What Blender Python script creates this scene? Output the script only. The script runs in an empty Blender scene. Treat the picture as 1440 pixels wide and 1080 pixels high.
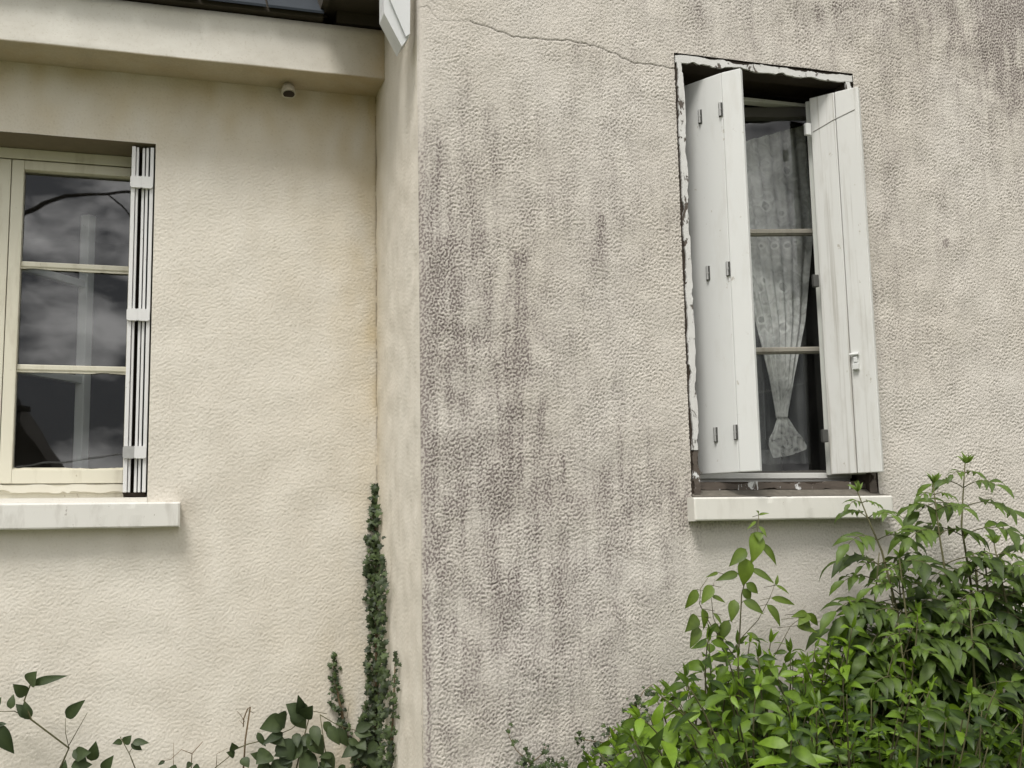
import bpy, bmesh, math, random
import numpy as np
from mathutils import Vector, Matrix
R = math.radians
random.seed(7); RNG = np.random.default_rng(11)
SC = bpy.context.scene
COL = SC.collection

# ------------------------------------------------------------------ camera
CAM = Vector((-0.6921, -3.1124, 1.2657))
YAW, PITCH, ROLL, FPX = 0.3004, 0.1361, -0.0196, 1574.5
cF = Vector((math.sin(YAW)*math.cos(PITCH), math.cos(YAW)*math.cos(PITCH), math.sin(PITCH)))
r0 = Vector((math.cos(YAW), -math.sin(YAW), 0)); u0 = r0.cross(cF)
cR = math.cos(ROLL)*r0 + math.sin(ROLL)*u0
cU = -math.sin(ROLL)*r0 + math.cos(ROLL)*u0
cam_d = bpy.data.cameras.new('camera'); cam = bpy.data.objects.new('camera', cam_d); COL.objects.link(cam)
m = Matrix((cR, cU, -cF)).transposed().to_4x4(); m.translation = CAM
cam.matrix_world = m
cam_d.sensor_width = 36; cam_d.lens = 36*FPX/1440; cam_d.clip_end = 500; cam_d.clip_start = 0.05
SC.camera = cam

# ------------------------------------------------------------------ light
SC.view_settings.view_transform = 'Standard'; SC.view_settings.look = 'None'
SC.view_settings.gamma = 1; SC.view_settings.exposure = 1.20
SUN_DIR = Vector((-0.27, -0.38, 0.88)).normalized()
w = bpy.data.worlds.new('World'); SC.world = w; w.use_nodes = True
nt = w.node_tree; nt.nodes.clear()
def N(t, kind, **kw):
    n = t.nodes.new(kind)
    for k, v in kw.items(): setattr(n, k, v)
    return n
sky = N(nt, 'ShaderNodeTexSky', sky_type='NISHITA', sun_disc=False, sun_elevation=math.asin(SUN_DIR.z),
        sun_rotation=math.atan2(SUN_DIR.x, SUN_DIR.y))
tc = N(nt, 'ShaderNodeTexCoord')
mp = N(nt, 'ShaderNodeMapping'); mp.inputs['Scale'].default_value = (1.0, 1.0, 2.2); mp.inputs['Location'].default_value = (.7, 2.2, .3)
nt.links.new(tc.outputs['Generated'], mp.inputs['Vector'])
nz = N(nt, 'ShaderNodeTexNoise'); nz.inputs['Scale'].default_value = 6.5; nz.inputs['Detail'].default_value = 7
nz.inputs['Roughness'].default_value = 0.55; nz.inputs['Distortion'].default_value = 0.15
nt.links.new(mp.outputs['Vector'], nz.inputs['Vector'])
rp = N(nt, 'ShaderNodeValToRGB')
rp.color_ramp.elements[0].position = 0.44; rp.color_ramp.elements[0].color = (2.1, 2.12, 2.2, 1)
rp.color_ramp.elements[1].position = 0.61; rp.color_ramp.elements[1].color = (17.5, 17.2, 16.8, 1)
nt.links.new(nz.outputs['Fac'], rp.inputs['Fac'])
mx = N(nt, 'ShaderNodeMix', data_type='RGBA'); mx.inputs[0].default_value = 0.97
sp = N(nt, 'ShaderNodeSeparateXYZ'); nt.links.new(tc.outputs['Generated'], sp.inputs[0])       # overcast: brighter overhead than at the horizon
zr = N(nt, 'ShaderNodeMapRange'); zr.inputs[1].default_value = 0; zr.inputs[2].default_value = 1; zr.inputs[3].default_value = .55; zr.inputs[4].default_value = 1.6
nt.links.new(sp.outputs[2], zr.inputs[0])
ov = N(nt, 'ShaderNodeMix', data_type='RGBA', blend_type='MULTIPLY'); ov.inputs[0].default_value = 1
nt.links.new(rp.outputs['Color'], ov.inputs[6]); nt.links.new(zr.outputs[0], ov.inputs[7])
nt.links.new(sky.outputs['Color'], mx.inputs[6]); nt.links.new(ov.outputs[2], mx.inputs[7])
bg = N(nt, 'ShaderNodeBackground'); bg.inputs['Strength'].default_value = 0.062
wo = N(nt, 'ShaderNodeOutputWorld')
nt.links.new(mx.outputs[2], bg.inputs['Color']); nt.links.new(bg.outputs[0], wo.inputs['Surface'])
sd = bpy.data.lights.new('sun', 'SUN'); sd.energy = 1.5; sd.angle = R(18); sd.color = (1.0, 0.965, 0.90)
so = bpy.data.objects.new('sun', sd); COL.objects.link(so)
so.rotation_euler = (-SUN_DIR).to_track_quat('-Z', 'Y').to_euler(); so.location = (-4, -6, 8)

# ------------------------------------------------------------------ helpers
def at(px, py, y):                     # photo pixel -> point on the vertical plane y = const
    d = cF + cR*((px-720)/FPX) + cU*((540-py)/FPX)
    return CAM + d*((y-CAM.y)/d.y)
def at_x(px, py, x):                   # photo pixel -> point on the plane x = const
    d = cF + cR*((px-720)/FPX) + cU*((540-py)/FPX)
    return CAM + d*((x-CAM.x)/d.x)
def tagp(o, label=None, cat=None, group=None, kind=None):
    if label: o['label'] = label
    if cat: o['category'] = cat
    if group: o['group'] = group
    if kind: o['kind'] = kind
    return o
def empty(name, loc=(0, 0, 0), parent=None):
    o = bpy.data.objects.new(name, None); COL.objects.link(o); o.location = loc; o.empty_display_size = .1
    if parent: o.parent = parent
    return o
def link(name, me, mats, parent=None, smooth=False):
    o = bpy.data.objects.new(name, me); COL.objects.link(o)
    for mt in (mats if isinstance(mats, (list, tuple)) else [mats]): me.materials.append(mt)
    if smooth: me.polygons.foreach_set('use_smooth', [True]*len(me.polygons))
    if parent:
        o.parent = parent
        o.matrix_parent_inverse = Matrix.Translation(-world_loc(parent))
    return o
def world_loc(o):
    l = Vector(o.location)
    if o.parent and o.matrix_parent_inverse == Matrix.Identity(4): l += world_loc(o.parent)
    return l if o.type == 'EMPTY' else Vector((0, 0, 0))
class MB:
    def __init__(s): s.v = []; s.f = []; s.mi = []; s.tint = []
    def add(s, vs, fs, mi=0, tint=0.5):
        b = len(s.v); s.v += [tuple(p) for p in vs]; s.tint += (list(tint) if isinstance(tint, list) else [tint]*len(vs))
        for f in fs: s.f.append([b+i for i in f]); s.mi.append(mi)
    def box(s, x0, x1, y0, y1, z0, z1, mi=0, M=None, bev=0.0):
        bm = bmesh.new(); bmesh.ops.create_cube(bm, size=1)
        for v in bm.verts:
            v.co = Vector((x0+(v.co.x+.5)*(x1-x0), y0+(v.co.y+.5)*(y1-y0), z0+(v.co.z+.5)*(z1-z0)))
        if bev: bmesh.ops.bevel(bm, geom=bm.edges[:], offset=bev, segments=2, affect='EDGES', profile=.6)
        if M: bmesh.ops.transform(bm, matrix=M, verts=bm.verts)
        bm.verts.index_update()
        s.add([v.co for v in bm.verts], [[v.index for v in f.verts] for f in bm.faces], mi); bm.free()
    def prism(s, poly, y0, y1, mi=0, M=None):    # polygon in xz, extruded in y
        n = len(poly); vs = [Vector((p[0], y0, p[1])) for p in poly]+[Vector((p[0], y1, p[1])) for p in poly]
        if M: vs = [M @ v for v in vs]
        fs = [list(range(n)), list(range(2*n-1, n-1, -1))]+[[i, i+n, (i+1) % n+n, (i+1) % n] for i in range(n)]
        s.add(vs, fs, mi)
    def tube(s, pts, r0_, r1_=None, n=7, mi=0, tint=.5):
        pts = [Vector(p) for p in pts]; r1_ = r0_ if r1_ is None else r1_
        vs = []; fs = []; k = len(pts)
        ref = Vector((.31, .88, .35))
        for i, p in enumerate(pts):
            t = (pts[min(i+1, k-1)]-pts[max(i-1, 0)]).normalized()
            a = t.cross(ref).normalized(); b = t.cross(a)
            rr = r0_+(r1_-r0_)*i/(k-1)
            for j in range(n):
                an = 2*math.pi*j/n; vs.append(p+a*rr*math.cos(an)+b*rr*math.sin(an))
        for i in range(k-1):
            for j in range(n): fs.append([i*n+j, i*n+(j+1) % n, (i+1)*n+(j+1) % n, (i+1)*n+j])
        fs += [list(range(n-1, -1, -1)), list(range((k-1)*n, k*n))]
        s.add(vs, fs, mi, tint)
    def lathe(s, prof, c, n=24, mi=0):
        vs = []; fs = []; k = len(prof)
        for (r, z) in prof:
            for j in range(n): vs.append((c[0]+r*math.cos(2*math.pi*j/n), c[1]+r*math.sin(2*math.pi*j/n), c[2]+z))
        for i in range(k-1):
            for j in range(n): fs.append([i*n+j, i*n+(j+1) % n, (i+1)*n+(j+1) % n, (i+1)*n+j])
        s.add(vs, fs, mi)
    def build(s, name, mats, parent=None, smooth=False, fix=False):
        me = bpy.data.meshes.new(name); me.from_pydata(s.v, [], s.f); me.update()
        link_m = mats if isinstance(mats, (list, tuple)) else [mats]
        a = me.attributes.new('tint', 'FLOAT', 'POINT'); a.data.foreach_set('value', s.tint)
        o = link(name, me, link_m, parent, smooth)
        me.polygons.foreach_set('material_index', s.mi)
        if fix:
            bm = bmesh.new(); bm.from_mesh(me); bmesh.ops.recalc_face_normals(bm, faces=bm.faces); bm.to_mesh(me); bm.free()
        return o

# ------------------------------------------------------------------ materials
def mat(name):
    mt = bpy.data.materials.new(name); mt.use_nodes = True
    t = mt.node_tree; b = t.nodes['Principled BSDF']
    return mt, t, b
def noise(t, scale, detail=5, rough=.55, vec=None, sc=None, dist=0):
    n = N(t, 'ShaderNodeTexNoise'); n.inputs['Scale'].default_value = scale; n.inputs['Detail'].default_value = detail
    n.inputs['Roughness'].default_value = rough; n.inputs['Distortion'].default_value = dist
    if vec is None:
        c = N(t, 'ShaderNodeTexCoord'); vec = c.outputs['Object']
    if sc:
        mpp = N(t, 'ShaderNodeMapping'); mpp.inputs['Scale'].default_value = sc
        t.links.new(vec, mpp.inputs['Vector']); vec = mpp.outputs['Vector']
    t.links.new(vec, n.inputs['Vector']); return n.outputs['Fac']
def ramp(t, fac, stops):
    r = N(t, 'ShaderNodeValToRGB'); e = r.color_ramp.elements
    while len(e) < len(stops): e.new(.5)
    for i, (p, c) in enumerate(stops):
        e[i].position = p; e[i].color = (*c, 1) if len(c) == 3 else c
    t.links.new(fac, r.inputs['Fac']); return r.outputs['Color']
def mixc(t, fac, a, b, mode='MIX'):
    n = N(t, 'ShaderNodeMix', data_type='RGBA', blend_type=mode)
    for sck, v in ((n.inputs[0], fac), (n.inputs[6], a), (n.inputs[7], b)):
        if hasattr(v, 'is_linked'): t.links.new(v, sck)
        elif isinstance(v, (int, float)): sck.default_value = v
        else: sck.default_value = (*v, 1)
    return n.outputs[2]
def math_(t, op, a, b=None, clamp=False):
    n = N(t, 'ShaderNodeMath', operation=op, use_clamp=clamp)
    for i, v in enumerate((a, b)):
        if v is None: continue
        if hasattr(v, 'is_linked'): t.links.new(v, n.inputs[i])
        else: n.inputs[i].default_value = v
    return n.outputs[0]
def attr(t, name):
    a = N(t, 'ShaderNodeAttribute', attribute_name=name); return a.outputs['Fac']
def bump(t, b, h, strength=.3, dist=.002):
    n = N(t, 'ShaderNodeBump'); n.inputs['Strength'].default_value = strength; n.inputs['Distance'].default_value = dist
    t.links.new(h, n.inputs['Height']); t.links.new(n.outputs[0], b.inputs['Normal'])

def mat_stucco(name, base, base2, stain, rough_bump, ochre=None, dots=.9):
    mt, t, b = mat(name)
    big = noise(t, 2.2, 4); mid = noise(t, 9, 5)
    c = mixc(t, ramp(t, big, [(.35, (0, 0, 0)), (.65, (1, 1, 1))]), base, base2)
    if ochre:
        oc = attr(t, 'ochre')
        c = mixc(t, math_(t, 'MULTIPLY', oc, math_(t, 'ADD', mid, .45), True), c, ochre)
    g = attr(t, 'grime_shade')  # dirt, plus shade painted on the cornice and recessed wall
    vs = noise(t, 10, 5, .6, sc=(2.0, 2.0, .35))
    fine = noise(t, 95, 4, .6, sc=(1, 1, 1.6))
    pit = attr(t, 'pit')
    k = math_(t, 'ADD', math_(t, 'MULTIPLY', vs, .30), math_(t, 'MULTIPLY', fine, .85))
    k = math_(t, 'ADD', k, math_(t, 'MULTIPLY', pit, .85))
    k = math_(t, 'MULTIPLY', g, math_(t, 'SUBTRACT', k, .32), True)
    c = mixc(t, k, c, stain)
    spk = ramp(t, noise(t, 160, 3, .5), [(.28, (dots, dots*.98, dots*.95)), (.42, (1, 1, 1))])
    c = mixc(t, 1.0, c, spk, 'MULTIPLY')
    ck = attr(t, 'crack')
    c = mixc(t, ck, c, (.055, .045, .038))
    t.links.new(c, b.inputs['Base Color']); b.inputs['Roughness'].default_value = .95
    b.inputs['Specular IOR Level'].default_value = .15
    bump(t, b, noise(t, 300, 5, .75), rough_bump, .0026)
    return mt
M_FRONT = mat_stucco('weathered_render', (.585, .545, .49), (.63, .595, .55), (.222, .192, .182), .75, dots=.8)
M_CREAM = mat_stucco('cream_render', (.63, .59, .525), (.665, .63, .57), (.27, .22, .15), .35, (.53, .44, .285))
M_CORN = mat_stucco('smooth_render', (.61, .585, .535), (.66, .64, .59), (.30, .26, .20), .2, (.47, .37, .225))

def mat_paint(name, col, col2, rough=.55, dirt=(.30, .27, .22), dirt_amt=.25, grain=None):
    mt, t, b = mat(name)
    c = mixc(t, noise(t, 5, 4), col, col2)
    d = ramp(t, noise(t, 14, 6, .65, sc=(1.4, 1.4, .35)), [(.52, (0, 0, 0)), (.78, (1, 1, 1))])
    c = mixc(t, math_(t, 'MULTIPLY', d, dirt_amt), c, dirt)
    ch = ramp(t, noise(t, 34, 5, .7, sc=(1, 1, .6)), [(.66, (0, 0, 0)), (.70, (.7, .7, .7))])
    c = mixc(t, ch, c, dirt)
    if grain:
        gr = noise(t, 60, 4, .6, sc=(1, 1, .02))
        c = mixc(t, ramp(t, gr, [(.54, (0, 0, 0)), (.68, (grain, grain, grain))]), c, (.33, .31, .27))
        bump(t, b, gr, .5, .0015)
    else: bump(t, b, noise(t, 60, 4), .12, .001)
    t.links.new(c, b.inputs['Base Color']); b.inputs['Roughness'].default_value = rough
    return mt
M_SHUT = mat_paint('shutter_paint', (.60, .61, .605), (.645, .65, .64), .5, (.36, .33, .28), dirt_amt=.24)
M_PLANK = mat_paint('grained_shutter_paint', (.60, .60, .585), (.66, .66, .64), .6, (.36, .33, .27), dirt_amt=.4, grain=.6)
M_STACK = mat_paint('folded_shutter_paint', (.68, .68, .685), (.62, .62, .62), .4, dirt_amt=.12)
M_SILLW = mat_paint('white_sill_paint', (.66, .645, .60), (.60, .585, .54), .6, (.25, .22, .18), .28)
M_SILLG = mat_paint('grey_sill_paint', (.66, .65, .62), (.60, .59, .56), .7, (.24, .21, .18), .55)
M_OLDW = mat_paint('yellowed_window_paint', (.60, .575, .47), (.66, .63, .53), .5, (.30, .25, .17), .45)
M_BARGE = mat_paint('bare_white_board', (.62, .63, .64), (.55, .56, .57), .5, (.28, .27, .25), .35)
def mat_peel(name, lo, hi, w1=(.70, .71, .715), w2=(.58, .58, .57)):
    mt, t, b = mat(name)
    pe = noise(t, 30, 6, .65, sc=(1, 1, .55), dist=.6)
    msk = ramp(t, pe, [(lo, (0, 0, 0)), (hi, (1, 1, 1))])
    wood = mixc(t, noise(t, 80, 4, .6, sc=(.15, 1, 1)), (.035, .026, .02), (.13, .105, .085))
    wht = mixc(t, noise(t, 12, 4), w1, w2)
    c = mixc(t, msk, wood, wht)
    t.links.new(c, b.inputs['Base Color']); b.inputs['Roughness'].default_value = .7
    bump(t, b, msk, .8, .002); return mt
M_PEEL = mat_peel('peeling_white_paint', .40, .43, (.66, .66, .655), (.46, .45, .43))
M_PEELB = mat_peel('mostly_bare_wood', .60, .63)
M_PEELC = mat_peel('flaking_cream_paint', .33, .36, (.66, .64, .56), (.56, .53, .44))
def mat_flat(name, col, rough=.8, metal=0, var=.25, sc=30, bmp=.2):
    mt, t, b = mat(name)
    c2 = tuple(x*(1-var) for x in col)
    t.links.new(mixc(t, noise(t, sc, 5), col, c2), b.inputs['Base Color'])
    b.inputs['Roughness'].default_value = rough; b.inputs['Metallic'].default_value = metal
    b.inputs['Specular IOR Level'].default_value = .25
    bump(t, b, noise(t, sc*4, 4), bmp, .001); return mt
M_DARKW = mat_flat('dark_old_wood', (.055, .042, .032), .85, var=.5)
M_SOFF = mat_flat('dim_soffit_paint', (.13, .12, .10), .8)
M_STEEL = mat_flat('galvanised_steel', (.50, .50, .49), .45, .6, .3, 60)
M_DHINGE = mat_flat('dark_hinge_metal', (.10, .10, .095), .6, .3)
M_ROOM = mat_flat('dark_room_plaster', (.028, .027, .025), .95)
M_SLATE = mat_flat('blue_grey_slate', (.030, .037, .046), .95, 0, .4, 12, .5)
M_EAVEW = mat_flat('brown_eave_boards', (.05, .042, .032), .9)
M_GROUND = None
def mat_ground():
    mt, t, b = mat('garden_soil_and_grass')
    c = ramp(t, noise(t, 1.3, 8, .65), [(.35, (.05, .06, .025)), (.5, (.09, .10, .04)), (.68, (.14, .12, .085))])
    t.links.new(c, b.inputs['Base Color']); b.inputs['Roughness'].default_value = 1
    bump(t, b, noise(t, 30, 6), .6, .03); return mt
def mat_glass(name='window_glass', dirt=.02, gain=3.4):
    mt = bpy.data.materials.new(name); mt.use_nodes = True; t = mt.node_tree; t.nodes.clear()
    fr = N(t, 'ShaderNodeFresnel'); fr.inputs['IOR'].default_value = 1.52
    tr = N(t, 'ShaderNodeBsdfTransparent'); tr.inputs['Color'].default_value = (.95, .97, .96, 1)
    gl = N(t, 'ShaderNodeBsdfGlossy'); gl.inputs['Roughness'].default_value = 0.015
    bp = N(t, 'ShaderNodeBump'); bp.inputs['Strength'].default_value = .05; bp.inputs['Distance'].default_value = .01
    t.links.new(noise(t, 3.5, 2), bp.inputs['Height']); t.links.new(bp.outputs[0], gl.inputs['Normal'])
    f2 = math_(t, 'MULTIPLY', fr.outputs[0], gain, True)
    ms = N(t, 'ShaderNodeMixShader'); t.links.new(f2, ms.inputs[0]); t.links.new(tr.outputs[0], ms.inputs[1]); t.links.new(gl.outputs[0], ms.inputs[2])
    df = N(t, 'ShaderNodeBsdfDiffuse'); df.inputs['Color'].default_value = (.5, .5, .48, 1)
    dm = math_(t, 'MULTIPLY', ramp(t, noise(t, 9, 6, .7), [(.4, (.2, .2, .2)), (.75, (1, 1, 1))]), dirt)
    m2 = N(t, 'ShaderNodeMixShader'); t.links.new(dm, m2.inputs[0]); t.links.new(ms.outputs[0], m2.inputs[1]); t.links.new(df.outputs[0], m2.inputs[2])
    o = N(t, 'ShaderNodeOutputMaterial'); t.links.new(m2.outputs[0], o.inputs['Surface']); return mt
M_GLASS = mat_glass('window_glass', .012)
M_GLASS2 = mat_glass('dusty_window_glass', .012, 1.5)
def mat_cloth(name, col, alpha_lo, alpha_hi, lace):
    mt = bpy.data.materials.new(name); mt.use_nodes = True; t = mt.node_tree; t.nodes.clear()
    df = N(t, 'ShaderNodeBsdfDiffuse'); tl = N(t, 'ShaderNodeBsdfTranslucent')
    df.inputs['Color'].default_value = (*col, 1); tl.inputs['Color'].default_value = (*col, 1)
    m1 = N(t, 'ShaderNodeMixShader'); m1.inputs[0].default_value = .25
    t.links.new(df.outputs[0], m1.inputs[1]); t.links.new(tl.outputs[0], m1.inputs[2])
    tr = N(t, 'ShaderNodeBsdfTransparent')
    if lace:
        p = math_(t, 'ADD', math_(t, 'MULTIPLY', noise(t, 26, 3, .5, dist=1.5), .8), math_(t, 'MULTIPLY', noise(t, 45, 2, .5, sc=(1, 1, .12)), .5))
    else: p = noise(t, 50, 2, .5, sc=(1, 1, .05))
    a = ramp(t, p, [(.38, (alpha_lo,)*3), (.78, (alpha_hi,)*3)])
    if lace:
        mo = attr(t, 'tint'); a = mixc(t, 1.0, a, math_(t, 'MULTIPLY', math_(t, 'SUBTRACT', mo, .5), .9), 'ADD')
    m2 = N(t, 'ShaderNodeMixShader'); t.links.new(a, m2.inputs[0]); t.links.new(tr.outputs[0], m2.inputs[1]); t.links.new(m1.outputs[0], m2.inputs[2])
    o = N(t, 'ShaderNodeOutputMaterial'); t.links.new(m2.outputs[0], o.inputs['Surface']); return mt
M_SHEER = mat_cloth('grey_voile', (.55, .56, .57), .18, .45, False)
M_LACE = mat_cloth('white_lace', (.86, .86, .85), .42, .95, True)
def mat_leaf(name, dark, light, transl, trans_amt=.35, rough=.45):
    mt = bpy.data.materials.new(name); mt.use_nodes = True; t = mt.node_tree; t.nodes.clear()
    ti = attr(t, 'tint'); c = mixc(t, ti, dark, light)
    c = mixc(t, ramp(t, noise(t, 60, 4), [(.4, (0, 0, 0)), (.8, (.35,)*3)]), c, tuple(x*.5 for x in dark))
    pb = N(t, 'ShaderNodeBsdfPrincipled'); t.links.new(c, pb.inputs['Base Color']); pb.inputs['Roughness'].default_value = rough
    pb.inputs['Specular IOR Level'].default_value = .35
    tl = N(t, 'ShaderNodeBsdfTranslucent'); t.links.new(mixc(t, .6, c, transl), tl.inputs['Color'])
    ms = N(t, 'ShaderNodeMixShader'); ms.inputs[0].default_value = trans_amt
    t.links.new(pb.outputs[0], ms.inputs[1]); t.links.new(tl.outputs[0], ms.inputs[2])
    o = N(t, 'ShaderNodeOutputMaterial'); t.links.new(ms.outputs[0], o.inputs['Surface']); return mt
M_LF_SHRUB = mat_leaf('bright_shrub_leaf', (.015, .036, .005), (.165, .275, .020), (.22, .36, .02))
M_LF_ELDER = mat_leaf('dark_elder_leaf', (.016, .031, .007), (.125, .20, .026), (.13, .22, .022), .30, .5)
M_LF_IVY = mat_leaf('ivy_leaf', (.010, .018, .006), (.070, .105, .030), (.05, .08, .02), .15, .55)
M_LF_CREEP = mat_leaf('creeper_leaf', (.018, .032, .011), (.09, .125, .045), (.08, .12, .04), .2, .55)
M_LF_SAP = mat_leaf('young_sapling_leaf', (.035, .055, .012), (.18, .27, .035), (.22, .33, .04))
M_STEM = mat_flat('green_brown_stem', (.10, .095, .045), .8)
M_TWIG = mat_flat('dry_brown_twig', (.17, .12, .07), .9)

# ------------------------------------------------------------------ ground
g = MB(); g.add([(-60, -80, -.3), (60, -80, -.3), (60, 60, -.3), (-60, 60, -.3)], [[0, 1, 2, 3]])
tagp(g.build('ground', mat_ground()), kind='structure')

# ------------------------------------------------------------------ house walls
D_BACK = 0.7046
ZB, ZT, WL, WR = 1.378, 2.80, 0.838, 1.5015           # right opening
LB, LT, LL, LR = 1.4162, 2.6037, -1.640, -0.7504     # left opening
house = empty('house', (0, 0, -.3))
tagp(house, 'cream rendered house with a stained projecting wall, slate roof edge and old shuttered windows', 'house')

def fieldnoise(nx, nz, s, f0, bw, ax=1., az=1., seed=0):
    r = np.random.default_rng(seed); n = r.standard_normal((nx, nz)); F = np.fft.rfft2(n)
    fx = np.fft.fftfreq(nx, s)[:, None]*ax; fz = np.fft.rfftfreq(nz, s)[None, :]*az
    q = np.sqrt(fx*fx+fz*fz); H = np.exp(-((q-f0)/bw)**2/2)
    o = np.fft.irfft2(F*H, s=(nx, nz)); return o/o.std()
def lowpass(nx, nz, s, L, seed, ax=1., az=1.):
    r = np.random.default_rng(seed); F = np.fft.rfft2(r.standard_normal((nx, nz)))
    fx = np.fft.fftfreq(nx, s)[:, None]*ax; fz = np.fft.rfftfreq(nz, s)[None, :]*az
    H = np.exp(-(fx*fx+fz*fz)*L*L); o = np.fft.irfft2(F*H, s=(nx, nz)); return o/o.std()
def to_px(P):                                        # where wall points fall in the photograph, to read the stain survey
    V = P-np.array(CAM); z = V@np.array(cF)
    return 720+FPX*(V@np.array(cR))/z, 540-FPX*(V@np.array(cU))/z
def axis(stops, s):
    a = [stops[0]]
    for p, q in zip(stops[:-1], stops[1:]):
        n = max(1, round((q-p)/s)); a += list(np.linspace(p, q, n+1)[1:])
    return np.array(a)
def wall_grid(name, xs, zs, pos, hole, mt, attrs, parent):
    """pos: (nx,nz,3) world points"""
    nx, nz = len(xs), len(zs)
    idx = np.arange(nx*nz).reshape(nx, nz)
    keep = np.ones((nx-1, nz-1), bool)
    if hole:
        xc = (xs[1:]+xs[:-1])/2; zc = (zs[1:]+zs[:-1])/2
        keep &= ~(((xc > hole[0]) & (xc < hole[1]))[:, None] & ((zc > hole[2]) & (zc < hole[3]))[None, :])
    q = np.stack([idx[:-1, :-1], idx[1:, :-1], idx[1:, 1:], idx[:-1, 1:]], -1)[keep]
    me = bpy.data.meshes.new(name); P = pos.reshape(-1, 3)
    me.vertices.add(len(P)); me.vertices.foreach_set('co', P.astype(np.float32).ravel())
    me.loops.add(q.size); me.loops.foreach_set('vertex_index', q.astype(np.int32).ravel())
    me.polygons.add(len(q)); me.polygons.foreach_set('loop_start', np.arange(0, q.size, 4, dtype=np.int32))
    me.polygons.foreach_set('loop_total', np.full(len(q), 4, np.int32))
    me.update(calc_edges=True)
    for k, a in attrs.items():
        at_ = me.attributes.new(k, 'FLOAT', 'POINT'); at_.data.foreach_set('value', a.astype(np.float32).ravel())
    o = link(name, me, mt, parent, True); return o

S = 0.0027
# --- front wall (high resolution where the render is seen close)
xs = axis([0.0, WL, WR, 3.4], S); zs = axis([0.38, ZB, ZT, 3.25], S)
nx, nz = len(xs), len(zs); X, Z = np.meshgrid(xs, zs, indexing='ij')
worm = fieldnoise(nx, nz, S, 80, 30, .74, 1.0, 1)
worm2 = fieldnoise(nx, nz, S, 150, 25, .9, 1.0, 2)
cov = lowpass(nx, nz, S, .12, 3)
amp = .00100*(1+.25*np.clip(cov, -1.5, 1.5))*(1-.35*np.exp(-((X-.25)/.5)**2-((Z-2.9)/.22)**2))
h = amp*np.tanh(1.6*worm+.9)+.00045*worm2+.0010*lowpass(nx, nz, S, .16, 4)+.00015*lowpass(nx, nz, S, .03, 8)
smooth_patch = np.exp(-((X-1.15)/.42)**4)*np.clip((1.30-Z)/.05, 0, 1)    # plainer patch under the sill
h *= 1-.6*smooth_patch
edge = np.clip((X-.004)/.03, 0, 1); h *= .15+.85*edge
Yw = -h - .0005
pit = np.clip(.62-.62*np.tanh(1.7*worm+.5*worm2+.55), 0, 1)
rr = .016; Yw += np.where(X < rr, rr-np.sqrt(np.maximum(rr**2-(rr-X)**2, 0)), 0)
P = np.stack([X, Yw, Z], -1)
px, py = to_px(P)
gx = [600, 680, 760, 840, 940, 1080, 1240, 1340, 1440]; gy = [0, 100, 200, 300, 400, 500, 600, 700, 800, 900, 1080]
G = np.array([[.0, .0, .05, .15, .25, .4, .5, .6, .95], [.1, .05, .1, .2, .2, .25, .25, .4, .7], [.3, .2, .25, .25, .2, .2, .2, .2, .3],
              [.5, .35, .35, .35, .3, .2, .25, .25, .2], [.75, .45, .35, .3, .15, .2, .3, .2, .15], [.7, .5, .4, .25, .1, .2, .25, .2, .15],
              [.6, .5, .4, .25, .15, .2, .1, .05, .15], [.6, .55, .45, .45, .55, .3, .08, .05, .1], [.55, .5, .5, .45, .5, .0, .1, .1, .1],
              [.5, .4, .45, .4, .35, .1, .1, .1, .1], [.5, .35, .4, .35, .35, .2, .2, .2, .2]])
def bil(px, py):
    fx = np.interp(px, gx, np.arange(len(gx))); fy = np.interp(py, gy, np.arange(len(gy)))
    i = np.minimum(fx.astype(int), len(gx)-2); j = np.minimum(fy.astype(int), len(gy)-2); u = fx-i; v = fy-j
    return (G[j, i]*(1-u)+G[j, i+1]*u)*(1-v)+(G[j+1, i]*(1-u)+G[j+1, i+1]*u)*v
wob = lowpass(nx, nz, S, .03, 5)*5; runs = .6*lowpass(nx, nz, S, .02, 6, 1, 12)+.45*lowpass(nx, nz, S, .035, 61, 1, 5); patch = lowpass(nx, nz, S, .07, 7)
grime_shade = 1.22*bil(px, py)*(1.0+.30*runs+.22*patch)
for (sx, y0, y1, wd, st) in [(656, 75, 320, 9, .35), (690, 140, 300, 11, .55), (730, 100, 170, 8, .25), (604, 180, 700, 10, .35), (622, 190, 290, 7, .45),
        (666, 320, 400, 6, .6), (683, 318, 450, 7, .65), (728, 350, 650, 10, 1.1), (722, 470, 680, 20, .65), (700, 600, 900, 14, .35), (760, 560, 800, 10, .3), (870, 520, 760, 12, .3), (820, 560, 740, 7, .25), (905, 560, 700, 9, .25), (845, 298, 360, 5, .95), (842, 330, 420, 9, .2),
        (775, 630, 720, 5, .5), (790, 634, 690, 4, .8), (650, 670, 740, 6, .6), (617, 660, 800, 8, .55), (625, 330, 640, 18, .45), (640, 400, 560, 10, .3),
        (845, 650, 720, 8, .45), (812, 55, 120, 6, .35), (700, 740, 1000, 16, .2), (790, 800, 1000, 14, .2), (930, 670, 720, 30, .3),
        (1245, 30, 300, 8, .3), (1342, 0, 70, 7, .5), (1400, 0, 130, 16, .5), (1428, 0, 150, 14, .6), (1255, 120, 420, 9, .25), (1390, 150, 250, 12, .25), (980, 0, 60, 10, .3)]:
    t_ = (py-y0)/(y1-y0); prof = np.clip((py-y0)/12., 0, 1)*np.clip(1.25-.95*t_, 0, 1)*(t_ < 1.3)
    grime_shade += st*prof*np.exp(-((px-sx-wob*.35)/(wd*(1+.5*np.clip(t_, 0, 1))))**2)*(.8+.35*runs)
grime_shade += .8*np.exp(-((X-.012)/.006)**2)*np.clip((py-250)/300, 0, 1)      # dirty line along the corner
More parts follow.
